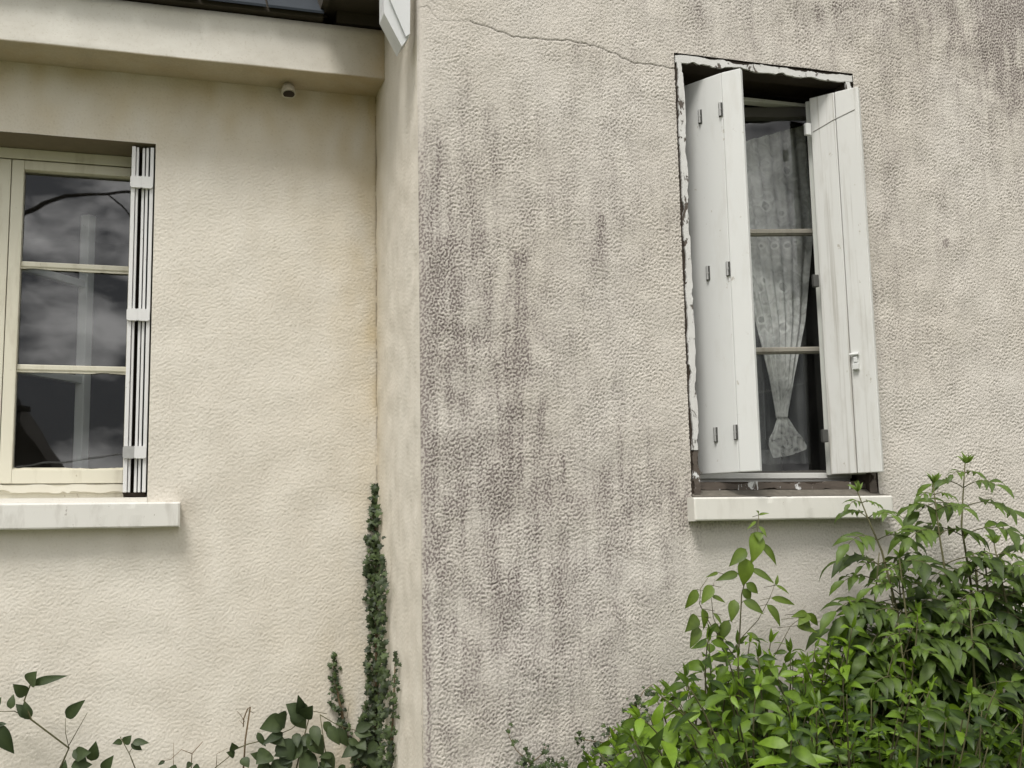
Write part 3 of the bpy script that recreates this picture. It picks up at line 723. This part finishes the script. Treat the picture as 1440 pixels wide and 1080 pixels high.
def lace_motif(p):
    x, z = p[0], p[2]; t_ = .5-.38*min(1, max(0, (ZTIE-.01-z)/.06))+.10*math.sin(x*210+z*90)*math.sin(z*170-x*60)*(z < ZTIE)
    for c, r in rings:
        d = math.hypot(x-c.x, z-c.z)
        t_ += .42*math.exp(-((d-r)/.0032)**2)-(.22 if d < r-.003 else 0)
    for zz in (2.335, 2.30, 1.99):
        t_ += .15*math.exp(-((z-zz-.02*math.sin(x*60))/.005)**2)
    return min(1., max(0., t_))
o = cloth('lace_curtain', lace_fn, 110, 300, M_LACE, lace_motif); tagp(o, 'patterned white lace curtain tied in at the lower pane and flaring below', 'curtain')
mb = MB(); c = at(1092, 655, .36)
mb.lathe([(.0, 0), (.045, 0), (.055, .02), (.058, .06), (.050, .085), (.054, .092), (.050, .096), (.046, .088), (.046, .03), (0, .02)], (c.x-.02, .40, 1.455), 28)
tagp(mb.build('jar', mat_flat('grey_glazed_jar', (.22, .22, .21), .35), None, True, True), 'dim round-rimmed jar standing behind the lace at the window bottom', 'jar')
mb = MB(); mb.box(.5, 1.9, .331, .60, 1.425, 1.455, bev=.004); mb.build('inner_window_board', mat_flat('dark_shelf', (.07, .065, .06), .6), house)

# ------------------------------------------------------------------ plants
def leaf(mb, base, tip, nrm, wfrac=.45, droop=.12, fold=.25, kind='ovate', tint=.5, nseg=6, serr=0):
    base = Vector(base); tip = Vector(tip); ax = tip-base; L = ax.length
    if L < 1e-5: return
    ax.normalize(); nrm = Vector(nrm); side = ax.cross(nrm)
    if side.length < 1e-4: side = ax.cross(Vector((.3, .2, .9)))
    side.normalize(); nrm = side.cross(ax).normalized()
    W = L*wfrac*.5; vs = []; fs = []
    for i in range(nseg+1):
        t_ = i/nseg
        if kind == 'ovate': wv = (math.sin(math.pi*t_**.72))**.9*(1-.25*t_)
        elif kind == 'lance': wv = (math.sin(math.pi*t_**.85))*(1-.15*t_)
        else: wv = math.sin(math.pi*t_**.6)**.7
        if serr and 0 < i < nseg: wv *= 1+serr*(1 if i % 2 else -1)
        wv = max(wv, .015)*W*1.08
        arch = math.sin(math.pi*t_)*droop*L
        c = base+ax*(L*t_)+nrm*arch
        up = nrm*(fold*wv)
        vs += [c-side*wv+up, c, c+side*wv+up]
    for i in range(nseg):
        a = i*3; fs += [[a, a+1, a+4, a+3], [a+1, a+2, a+5, a+4]]
    tl = []
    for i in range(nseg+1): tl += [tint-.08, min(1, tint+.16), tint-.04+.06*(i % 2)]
    mb.add(vs, fs, 0, tl)
def ivy_leaf(mb, c, nrm, s, rot, tint):
    nrm = Vector(nrm).normalized(); a = nrm.cross(Vector((0, 0, 1)))
    if a.length < .01: a = Vector((1, 0, 0))
    a.normalize(); b = nrm.cross(a)
    ca, sa = math.cos(rot), math.sin(rot); u = a*ca+b*sa; v = b*ca-a*sa
    prof = [(0, -.32), (.28, -.50), (.62, -.30), (.40, -.02), (.58, .30), (.25, .28), (0, .75), (-.25, .28), (-.58, .30), (-.40, -.02), (-.62, -.30), (-.28, -.50)]
    vs = [Vector(c)+nrm*(.06*s)]+[Vector(c)+u*(x*s)+v*(y*s)-nrm*(.16*s*(x*x+y*y)) for x, y in prof]
    n = len(prof); mb.add(vs, [[0, 1+i, 1+(i+1) % n] for i in range(n)], 0, [min(1, tint+.2)]+[tint]*n)
def bez(p0, p1, p2, n=8):
    p0, p1, p2 = Vector(p0), Vector(p1), Vector(p2)
    return [p0*(1-t_)**2+p1*2*t_*(1-t_)+p2*t_*t_ for t_ in (i/n for i in range(n+1))]
rnd = random.Random(21)
def rv(s): return Vector((rnd.uniform(-s, s), rnd.uniform(-s, s), rnd.uniform(-s, s)))
def inside(poly, x, y):
    c = False; n = len(poly)
    for i in range(n):
        x1, y1 = poly[i]; x2, y2 = poly[(i+1) % n]
        if (y1 > y) != (y2 > y) and x < (x2-x1)*(y-y1)/(y2-y1)+x1: c = not c
    return c
def shoot_leaves(mb, pts, L, n_pairs, wfrac, tint, droop=.1, kind='ovate', hang=.55, ymax=-.02):
    k = len(pts)-1
    for i in range(n_pairs):
        t_ = 1-(i/(n_pairs))*.85; f = t_*k; a = int(min(f, k-1)); p = pts[a].lerp(pts[a+1], f-a)
        d = (pts[a+1]-pts[a]).normalized(); s_ = d.cross(Vector((0, 0, 1)))
        if s_.length < .05: s_ = Vector((1, 0, 0))
        s_.normalize(); th = (i % 2)*math.pi/2+rnd.uniform(-.5, .5); q = d.cross(s_)
        o1 = (s_*math.cos(th)+q*math.sin(th)).normalized()
        sz = L*(.55+.5*min(1, (i+.6)/2.5))*rnd.uniform(.8, 1.15)
        for sg in (-1, 1):
            dr = (o1*sg+d*.45+Vector((0, 0, -hang*rnd.uniform(.5, 1.5)))+rv(.25)).normalized()
            b_ = p+o1*sg*.006; tp = b_+dr*sz
            if tp.y > ymax: tp.y = ymax-rnd.uniform(0, .03)
            nr = (Vector((-.1, -.55, .8))+rv(.75)).normalized()
            leaf(mb, b_, tp, nr, wfrac*rnd.uniform(.85, 1.15), droop*rnd.uniform(.3, 1.6), rnd.uniform(.1, .5), kind, min(1, max(0, tint+rnd.uniform(-.28, .28))))
    # terminal leaves
    d = (pts[-1]-pts[-2]).normalized()
    for sg in range(2): leaf(mb, pts[-1], pts[-1]+(d+rv(.5)).normalized()*L*.55, (Vector((0, -.6, .7))+rv(.3)), wfrac*.8, .05, .4, kind, min(1, tint+.2))

# --- bright leafy shrub
POLY = [(815, 1090), (832, 1055), (870, 1035), (905, 992), (950, 965), (975, 935), (992, 895), (1030, 885), (1075, 888), (1110, 915), (1160, 905),
        (1190, 868), (1212, 840), (1280, 838), (1330, 890), (1440, 915), (1500, 920), (1500, 1260), (815, 1260)]
shrub = empty('leafy_shrub', (1.0, -.38, -.3)); tagp(shrub, 'bright green leafy shrub with drooping oval leaves below the right window', 'shrub')
fol = MB(); stm = MB(); BASE = Vector((1.0, -.36, -.3)); n = 0
while n < 720:
    x = rnd.uniform(815, 1500); y = rnd.uniform(830, 1260)
    if not inside(POLY, x, y): continue
    yd = -.08-.70*rnd.random()**1.3
    if y < 960: yd = -.10-.30*rnd.random()
    tp = at(x, y, yd)
    st = tp+Vector(((BASE.x-tp.x)*.25+rnd.uniform(-.06, .06), rnd.uniform(0, .10), -.26-.1*rnd.random()))
    st.y = min(st.y, -.06)
    mid = tp.lerp(st, .5)+Vector((rnd.uniform(-.03, .03), rnd.uniform(-.03, .03), .05))
    pts = bez(st, mid, tp); stm.tube(pts, .0032, .0014, 5)
    if rnd.random() < .35: stm.tube(bez((BASE.x+(st.x-BASE.x)*.4, BASE.y, -.3), (st.x*.6+BASE.x*.4, st.y, .2), st), .006, .0033, 6)
    patch = .5+.4*math.sin(x*.021+1)*math.cos(y*.017)
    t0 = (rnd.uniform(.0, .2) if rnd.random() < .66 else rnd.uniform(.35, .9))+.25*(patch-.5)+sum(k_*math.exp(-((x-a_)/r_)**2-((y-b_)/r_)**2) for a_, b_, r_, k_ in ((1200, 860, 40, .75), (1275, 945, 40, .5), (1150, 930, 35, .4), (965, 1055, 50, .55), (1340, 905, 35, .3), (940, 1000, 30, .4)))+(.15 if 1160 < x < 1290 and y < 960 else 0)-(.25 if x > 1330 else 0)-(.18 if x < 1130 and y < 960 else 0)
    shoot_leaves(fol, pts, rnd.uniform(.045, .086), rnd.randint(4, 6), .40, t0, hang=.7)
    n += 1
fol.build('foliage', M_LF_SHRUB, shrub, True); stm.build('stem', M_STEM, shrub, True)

# --- tall young sapling standing clear of the shrub
sap = empty('sapling', (1.05, -.20, -.3)); tagp(sap, 'slender young sapling with pointed leaves rising in front of the white sill', 'sapling')
YS = -.17; fol = MB(); stm = MB()
for pl, r_ in (([(1030, 1090), (1036, 960), (1040, 895), (1043, 835), (1055, 792), (1065, 752), (1067, 722)], .0028), ([(1038, 930), (1000, 880), (984, 850), (985, 828), (1000, 806)], .0017),
               ([(1040, 900), (1066, 872), (1082, 842), (1092, 815)], .0016), ([(1015, 900), (1003, 868), (1000, 838), (1005, 815)], .0014), ([(1085, 930), (1112, 880), (1135, 862)], .0014)):
    stm.tube([at(a, b, YS+.004*i) for i, (a, b) in enumerate(pl)], r_, r_*.4, 6)
b0 = at(1030, 1090, YS); stm.tube(bez((1.05, -.20, -.3), (b0.x, -.2, .1), b0), .006, .0028, 6)
SL = [(1063, 748, 1057, 792, .52, .9), (1047, 784, 1045, 824, .55, .95), (1049, 772, 1025, 797, .42, .35), (1068, 764, 1092, 796, .28, .45), (1038, 806, 1006, 817, .32, .2), (1056, 800, 1089, 821, .26, .3),
      (1049, 820, 1066, 835, .5, .3), (1045, 828, 1055, 845, .6, .15), (1033, 843, 1028, 875, .45, .4), (1045, 845, 1074, 864, .42, .25), (980, 829, 963, 856, .42, .5), (1001, 823, 986, 850, .45, .6),
      (987, 856, 989, 886, .48, .5), (980, 866, 963, 889, .5, .2), (982, 881, 970, 912, .42, .3), (1078, 850, 1097, 882, .4, .3), (1084, 841, 1118, 851, .2, .45), (1091, 823, 1110, 836, .2, .5), (1091, 823, 1094, 808, .3, .5),
      (1067, 724, 1082, 722, .25, .6), (1067, 724, 1063, 718, .4, .6), (1067, 740, 1078, 756, .35, .55), (1066, 748, 1068, 762, .7, .5), (1063, 733, 1050, 745, .15, .6), (1010, 805, 992, 812, .2, .4), (1025, 872, 1006, 906, .38, .2), (1012, 883, 993, 886, .4, .15),
      (1135, 862, 1112, 868, .3, .5), (1135, 862, 1122, 880, .5, .6), (1135, 862, 1150, 880, .35, .5), (1128, 868, 1140, 890, .4, .4), (1120, 880, 1150, 890, .3, .4), (1000, 838, 1020, 848, .25, .4), (1003, 862, 1015, 880, .3, .3), (1050, 890, 1070, 905, .4, .3)]
for (a, b, c, d, wf, ti) in SL:
    o1 = rnd.uniform(-.03, .02); leaf(fol, at(a, b, YS), at(c, d, YS+o1), Vector((rnd.uniform(-.4, .4), -.9, .35)), wf*1.15, .08, .3, 'ovate', ti, 8)
    stm.tube([at(a, b, YS), at((a*2+1040)/3, b+3, YS+.002)], .0009, .0009, 4)
fol.build('foliage', M_LF_SAP, sap, True); stm.build('stem', M_STEM, sap, True)

# --- dark elder behind
elder = empty('elder_shrub', (1.75, -.30, -.3)); tagp(elder, 'tall dark green elder with divided leaves and upright shoot tips right of the sill', 'shrub')
fol = MB(); stm = MB()
def pinnate(p, d, L, n, lf, tint, sag=.42):
    d = Vector(d).normalized(); e = p+d*L+Vector((0, 0, -sag*L)); m_ = p+d*L*.55+Vector((0, 0, .06*L))
    pts = bez(p, m_, e, 8); stm.tube(pts, .0018, .0009, 5)
    for i in range(n+1):
        t_ = .38+.62*i/n; f = t_*8; a = int(min(f, 7)); q = pts[a].lerp(pts[a+1], f-a); dd = (pts[a+1]-pts[a]).normalized()
        s_ = dd.cross(Vector((0, -.35, 1))).normalized()
        if i == n:
            tp = q+(dd+Vector((0, 0, -.3))).normalized()*lf*1.1; tp.y = min(tp.y, -.015); leaf(fol, q, tp, Vector((0, -.5, .85))+rv(.15), .36, .14, .3, 'lance', tint+rnd.uniform(-.15, .2), 8, .06)
        else:
            for sg in (-1, 1):
                dr = (s_*sg+dd*.55+Vector((0, 0, -.25-.45*rnd.random()))).normalized(); tp = q+dr*lf*rnd.uniform(.8, 1.1); tp.y = min(tp.y, -.015)
                leaf(fol, q, tp, Vector((0, -.5, .85))+rv(.2), .35, .14, .3, 'lance', min(1, max(0, tint+rnd.uniform(-.2, .2))), 8, .06)
def elder_stem(pl, y0, y1, L0, nn, tops=True):
    pts = [at(a, b, y0+(y1-y0)*i/(len(pl)-1)) for i, (a, b) in enumerate(pl)]
    stm.tube(pts, .0045, .0018, 7)
    cum = [0]
    for a, b in zip(pts[:-1], pts[1:]): cum.append(cum[-1]+(b-a).length)
    tot = cum[-1]; s_ = .035; i = 0
    while s_ < tot and i < nn:
        u = tot-s_; j = max(k for k in range(len(cum)) if cum[k] <= u); j = min(j, len(pts)-2)
        p = pts[j].lerp(pts[j+1], (u-cum[j])/(cum[j+1]-cum[j]))
        th = rnd.uniform(-.4, .4)+(0 if i % 2 == 0 else 1.1)
        for sg in (-1, 1):
            dr = Vector((math.cos(th)*sg, -.55*math.sin(th)*sg-.10, .38)); L = min(.17, L0*(.5+.42*i))
            pinnate(p, dr, L, 2 if i < 1 else 3, L*.48+.012, .60-.10*i+rnd.uniform(-.1, .1))
        s_ += .05+.022*i; i += 1
    if tops:
        p = pts[-1]; d = (pts[-1]-pts[-2]).normalized()
        for k in range(11):
            a = k*2.4; dr = (d*(.7+.3*rnd.random())+Vector((math.cos(a), math.sin(a), 0))*rnd.uniform(.35, .95)).normalized()
            leaf(fol, p, p+dr*rnd.uniform(.025, .045), Vector((0, -.7, .6))+rv(.3), .26, .1, .4, 'lance', .95, 5)
elder_stem([(1275, 1000), (1262, 860), (1240, 775), (1225, 740), (1206, 692)], -.30, -.16, .10, 5)
elder_stem([(1345, 1000), (1335, 840), (1322, 760), (1312, 680)], -.30, -.20, .10, 6)
elder_stem([(1380, 1000), (1365, 820), (1352, 740), (1354, 700), (1357, 652)], -.26, -.14, .12, 6)
elder_stem([(1430, 1000), (1420, 870), (1405, 800), (1398, 765)], -.36, -.30, .12, 6)
elder_stem([(1490, 1000), (1480, 860), (1468, 800), (1462, 745)], -.30, -.22, .13, 6)
for _ in range(30):
    while True:
        x = rnd.uniform(1190, 1500); y = rnd.uniform(745, 1040)
        if inside([(1190, 800), (1225, 775), (1270, 755), (1330, 745), (1400, 765), (1440, 785), (1500, 790), (1500, 1050), (1330, 1050), (1270, 900)], x, y): break
    yd = rnd.uniform(-.42, -.10); elder_stem([(x+rnd.uniform(-15, 25), y+170), (x+rnd.uniform(-8, 12), y+80), (x, y)], yd-.03, yd, .11, 4, rnd.random() < .25)
for k in range(5):
    b = at(1275+50*k, 1000, -.3); stm.tube(bez((1.75+.03*k, -.30, -.3), (1.7, -.3, .2), b), .009, .005, 7)
fol.build('foliage', M_LF_ELDER, elder, True); stm.build('stem', M_STEM, elder, True)

# --- ivy in the inner corner
def corner_pt(px, py, off):
    p = at(px, py, D_BACK-off)
    if p.x > -.006: p = at_x(px, py, -.004-off*.5)
    return p
def ivy(name, label, rows, count, size, stem_pts, seed):
    root = empty(name, (stem_pts[0].x, stem_pts[0].y, -.3)); tagp(root, label, 'ivy', 'ivy climbing by the inner wall corner')
    fol = MB(); stm = MB(); r = random.Random(seed)
    ys_ = [a for a, b, c in rows]
    tot = []
    for _ in range(count):
        while True:
            y = r.uniform(ys_[0], ys_[-1]); a = np.interp(y, ys_, [b for _, b, c in rows]); c = np.interp(y, ys_, [c for _, b, c in rows])
            if r.random() < (c-a)/max(c_-b_ for _, b_, c_ in rows)+.15: break
        x = r.uniform(a, c)+(r.gauss(0, 3) if r.random() < .3 else 0); p = corner_pt(x, y, r.uniform(.006, .06 if c-a > 18 else .025))
        onret = p.x > -.03 and x > 530
        nr = Vector((-.75, -.5, .35)) if onret else Vector((-.1, -.9, .4))
        nr += Vector((r.uniform(-.5, .5), r.uniform(-.5, .3), r.uniform(-.3, .5)))
        ivy_leaf(fol, p, nr, size*r.uniform(.55, 1.15), math.pi+r.uniform(-.9, .9), min(1, max(0, r.gauss(.36, .30))))
    stm.tube(stem_pts, .006, .0015, 6)
    fol.build('foliage', M_LF_IVY, root); stm.build('stem', M_TWIG, root, True)
ivy('ivy', 'dense dark ivy climbing high up the inner wall corner', [(684, 524, 529), (720, 521, 532), (770, 515, 538), (800, 512, 541), (830, 519, 542), (900, 517, 541), (960, 514, 544), (1000, 510, 546), (1050, 500, 548), (1100, 490, 550)], 700, .0205,
    [corner_pt(528, 1100, .01), corner_pt(529, 950, .01), corner_pt(529, 800, .01), corner_pt(527, 690, .006)], 3)
ivy('ivy', 'thin leaning ivy strand on the recessed wall, left of the tall corner ivy', [(918, 465, 472), (945, 462, 474), (980, 466, 482), (1010, 474, 490), (1040, 480, 496)], 90, .0145,
    [corner_pt(490, 1050, .01), corner_pt(480, 1000, .01), corner_pt(470, 950, .008), corner_pt(469, 920, .006)], 4)
ivy('ivy', 'narrow ivy strand on the side wall, right of the tall corner ivy', [(918, 555, 559), (960, 551, 559), (1010, 548, 557), (1050, 546, 554), (1100, 542, 553)], 95, .014,
    [at_x(548, 1100, -.006), at_x(552, 1020, -.006), at_x(556, 925, -.005)], 5)

# --- creepers along the foot of the recessed wall
def hand_plant(name, label, cat, stems, leaves, y, mt_l, mt_s=M_STEM, base=None):
    b = at(*stems[0][0][0], y); root = empty(name, (b.x, y, -.3)); tagp(root, label, cat, 'creepers along the foot of the recessed wall' if cat == 'creeper' else None)
    fol = MB(); stm = MB()
    for pl, r_ in stems: stm.tube([at(a, c, y+.006*math.sin(i*2)) for i, (a, c) in enumerate(pl)], r_, r_*.55, 6)
    p0 = at(*stems[0][0][0], y); stm.tube(bez((p0.x, y, -.3), (p0.x+.04, y, .1), p0), stems[0][1]*1.6, stems[0][1], 6)
    for (a, bb, c, d, wf, ti) in leaves:
        leaf(fol, at(a, bb, y), at(c, d, y-rnd.uniform(-.01, .035)), Vector((rnd.uniform(-.35, .35), -.85, rnd.uniform(.1, .6))), wf*1.1, .07, .25, 'ovate', min(1, max(0, ti+rnd.uniform(-.1, .1))), 8)
    if leaves: fol.build('foliage', mt_l, root, True)
    stm.build('stem', mt_s, root, True)
YL = .63
hand_plant('creeper', 'creeper shoot with pointed leaves arching up at the far left of the recessed wall', 'creeper',
    [([(78, 1095), (97, 1052), (44, 1012), (34, 985), (42, 965), (48, 948)], .0034), ([(44, 1012), (20, 1000), (-8, 1001)], .002), ([(97, 1052), (92, 1030), (92, 1010)], .0014), ([(97, 1048), (110, 1025), (123, 1002)], .0014)],
    [(42, 963, 52, 944, .95, .5), (44, 962, 96, 950, .22, .1), (38, 977, 18, 962, .65, .3), (15, 997, 19, 976, .55, .35), (-6, 995, 2, 980, .5, .3), (40, 1008, 22, 990, .6, .15), (40, 1012, 34, 985, .5, .2), (93, 1009, 120, 984, .42, .25),
     (-8, 1018, 20, 1060, .45, .1), (-4, 1020, 10, 1018, .5, .1), (105, 1062, 128, 1058, .7, .3), (103, 1055, 122, 1070, .6, .2), (128, 1070, 135, 1042, .55, .25), (100, 1078, 130, 1075, .6, .25), (145, 1085, 160, 1062, .5, .4), (88, 1090, 92, 1068, .4, .2)], YL, M_LF_CREEP)
hand_plant('creeper', 'small three-leaved creeper sprig between the far left creeper and the bare twig', 'creeper',
    [([(196, 1095), (182, 1060), (169, 1036)], .0022), ([(182, 1058), (190, 1046)], .0012)], [(172, 1043, 158, 1046, .6, .2), (174, 1046, 185, 1034, .8, .25), (184, 1046, 200, 1055, .5, .2), (186, 1044, 210, 1045, .45, .15)], YL+.02, M_LF_CREEP)
hand_plant('creeper', 'leafless forked creeper twig on the wall foot left of the dry stalk', 'creeper',
    [([(268, 1095), (270, 1060), (285, 1043)], .0018), ([(270, 1060), (255, 1054), (240, 1068), (228, 1070)], .0014), ([(244, 1085), (244, 1045)], .001), ([(304, 1080), (305, 1060), (320, 1052)], .001)],
    [(232, 1070, 222, 1076, .5, .1), (262, 1080, 272, 1074, .6, .1), (272, 1078, 282, 1082, .6, .1), (240, 1078, 250, 1086, .5, .1)], YL+.03, M_LF_CREEP, M_TWIG)
hand_plant('dry_stalk', 'dry upright brown stalk with a bent tip beside the leafy cluster', 'dry stalk',
    [([(341, 1100), (345, 1040), (352, 994), (348, 997), (343, 1010), (342, 1022)], .0030), ([(344, 1015), (338, 1005), (333, 1000)], .0012), ([(343, 1020), (336, 1012)], .001), ([(352, 1000), (357, 1003)], .001)], [], YL+.02, M_LF_CREEP, M_TWIG)
CL = []
rr_ = random.Random(8)
for (a, b, c, d, wf, ti) in [(422, 1005, 419, 977, .5, .05), (430, 1010, 402, 990, .8, .2), (425, 1008, 440, 992, .8, .1), (400, 1012, 365, 1025, .7, .45), (402, 1015, 385, 1008, .9, .15), (398, 1030, 368, 1048, .35, .1), (395, 1040, 412, 1070, .8, .2),
        (380, 1058, 360, 1075, .9, .4), (420, 1040, 400, 1075, .8, .5), (432, 1035, 455, 1062, .8, .35), (440, 1020, 448, 1050, .5, .5), (455, 1015, 466, 1035, .6, .55), (462, 1020, 478, 1048, .5, .5), (470, 1025, 490, 1050, .5, .4),
        (498, 1030, 524, 1034, .5, .5), (490, 1040, 507, 1048, .55, .6), (500, 1026, 525, 1018, .55, .25), (440, 1062, 420, 1090, .8, .4), (400, 1070, 380, 1095, .8, .35), (452, 1060, 470, 1085, .7, .35), (362, 1030, 374, 1050, .4, .1), (410, 1000, 430, 1025, .7, .3),
        (505, 1050, 480, 1066, .6, .2), (510, 1060, 530, 1078, .6, .15), (428, 1060, 446, 1082, .6, .15), (372, 1066, 352, 1060, .6, .3), (330, 1055, 326, 1044, .7, .15), (330, 1062, 318, 1058, .6, .15), (340, 1066, 350, 1080, .8, .3), (384, 1078, 366, 1092, .8, .4)]:
    CL.append((a, b, c, d, wf, ti))
for _ in range(28):
    a = rr_.uniform(368, 530); b = rr_.uniform(1030, 1095); an = rr_.uniform(0, 6.28); L = rr_.uniform(16, 30)
    CL.append((a, b, a+math.cos(an)*L, b+abs(math.sin(an))*L, rr_.uniform(.5, .8), rr_.uniform(.05, .5)))
hand_plant('creeper', 'leafy creeper cluster with broad leaves at the foot of the corner ivy', 'creeper',
    [([(410, 1110), (425, 1045), (438, 998)], .0028), ([(466, 1110), (458, 1060), (450, 1005)], .0022), ([(332, 1053), (350, 1046), (375, 1040), (410, 1025), (440, 1000), (460, 1004)], .002), ([(302, 1080), (320, 1066), (332, 1053)], .0016), ([(450, 1005), (475, 1020), (510, 1030)], .0018), ([(500, 1030), (512, 995), (518, 970)], .001), ([(488, 1010), (492, 985)], .0008)], CL, YL, M_LF_CREEP)

# --- low ivy sprig on the stained wall and the straggly creeper beside the shrub
def strag(name, label, stems, clumps, seed, y=-.03, size=.012):
    root = empty(name, (at(*stems[0][0], y).x, y, -.3)); tagp(root, label, 'ivy', 'low ivy at the foot of the stained wall'); fol = MB(); stm = MB(); r = random.Random(seed)
    for pl in stems: stm.tube([at(a, b, y+.004*math.sin(3*i)) for i, (a, b) in enumerate(pl)], .0018, .0009, 5)
    p0 = at(*stems[0][0], y); stm.tube([(p0.x, y, -.3), p0], .004, .002, 6)
    for (cx, cy, rx, ry, n_) in clumps:
        for _ in range(n_):
            p = at(cx+r.gauss(0, rx*.6), cy+r.gauss(0, ry*.6), y-r.uniform(-.01, .05)); ivy_leaf(fol, p, Vector((r.uniform(-.6, .6), -.8, r.uniform(0, .8))), size*r.uniform(.6, 1.3), r.uniform(2, 4.3), min(1, max(0, r.gauss(.45, .25))))
    fol.build('foliage', M_LF_IVY, root); stm.build('stem', M_TWIG, root, True)
strag('ivy', 'small low ivy sprig standing alone at the foot of the stained wall', [[(760, 1100), (742, 1070), (726, 1055), (716, 1036), (714, 1024)], [(745, 1075), (763, 1060), (768, 1050)], [(760, 1090), (790, 1070), (797, 1075)]],
      [(715, 1028, 4, 6, 5), (724, 1046, 3, 4, 3), (740, 1062, 8, 6, 10), (752, 1076, 18, 8, 26), (785, 1074, 14, 7, 18), (768, 1052, 3, 7, 4), (770, 1085, 30, 8, 30)], 31)
strag('ivy', 'straggling ivy creeping up along the left edge of the bright shrub', [[(870, 1110), (850, 1060), (858, 1030), (885, 1018), (905, 990)], [(850, 1045), (820, 1040), (808, 1036)], [(880, 1020), (892, 995), (905, 972), (918, 962)], [(858, 1030), (870, 1022)], [(900, 985), (886, 998)]],
      [(815, 1038, 5, 5, 7), (838, 1050, 12, 8, 18), (850, 1070, 22, 10, 40), (868, 1040, 14, 12, 30), (893, 995, 12, 14, 26), (912, 972, 8, 8, 14), (905, 1015, 16, 14, 40), (886, 999, 4, 4, 4), (848, 1022, 3, 3, 3)], 32, -.05, .0125)

# ------------------------------------------------------------------ what stands behind the camera (seen only mirrored in the glass)
nb = empty('neighbour_house', (-4.2, -15, -.3)); tagp(nb, 'dark steep-roofed neighbouring house mirrored in the bottom left of the glass', 'house')
mb = MB(); mb.box(-6.2, -2.2, -18, -13.3, -.3, 2.25); mb.build('wall', mat_flat('dim_plaster', (.12, .11, .10), .9), nb)
mb = MB(); mb.prism([(-6.4, 2.0), (-2.0, 2.0), (-2.45, 2.62), (-4.2, 5.2)], -18.3, -13)
mb.build('roof', M_EAVEW, nb, fix=True)
mb = MB(); mb.box(-2.98, -2.84, -13.6, -13.2, 2.6, 3.5); mb.box(-3.0, -2.70, -13.5, -13.3, 3.30, 3.38); mb.build('chimney', M_EAVEW, nb)
cb = MB(); cb.tube([(-8, -6, 1.16), (-4, -6, 1.70), (-1.98, -6, 1.97), (-1.09, -6, 2.10), (2, -6, 2.62), (6, -6, 3.3)], .008, n=6)
tagp(cb.build('overhead_cable', M_STACK), 'thin pale cable mirrored along the bottom of the left window glass', 'cable')
tr = empty('bare_tree', (-3.7, -6, -.3)); tagp(tr, 'arching bare young tree mirrored across the upper pane of the left window', 'tree')
cb = MB(); cb.tube([(-3.7, -6, -.3), (-3.6, -6, 1.2), (-3.2, -6, 2.8), (-2.6, -6, 3.8), (-1.99, -6, 4.31), (-1.66, -6, 4.51), (-1.1, -6, 4.60), (-.3, -6, 4.55)], .05, .008, n=7); cb.build('trunk', M_EAVEW, tr)
cb = MB(); cb.tube([(-1.30, -6, 4.58), (-1.1, -6, 4.40), (-.95, -6, 4.2)], .010, .006, n=6); cb.build('branch', M_EAVEW, tr)
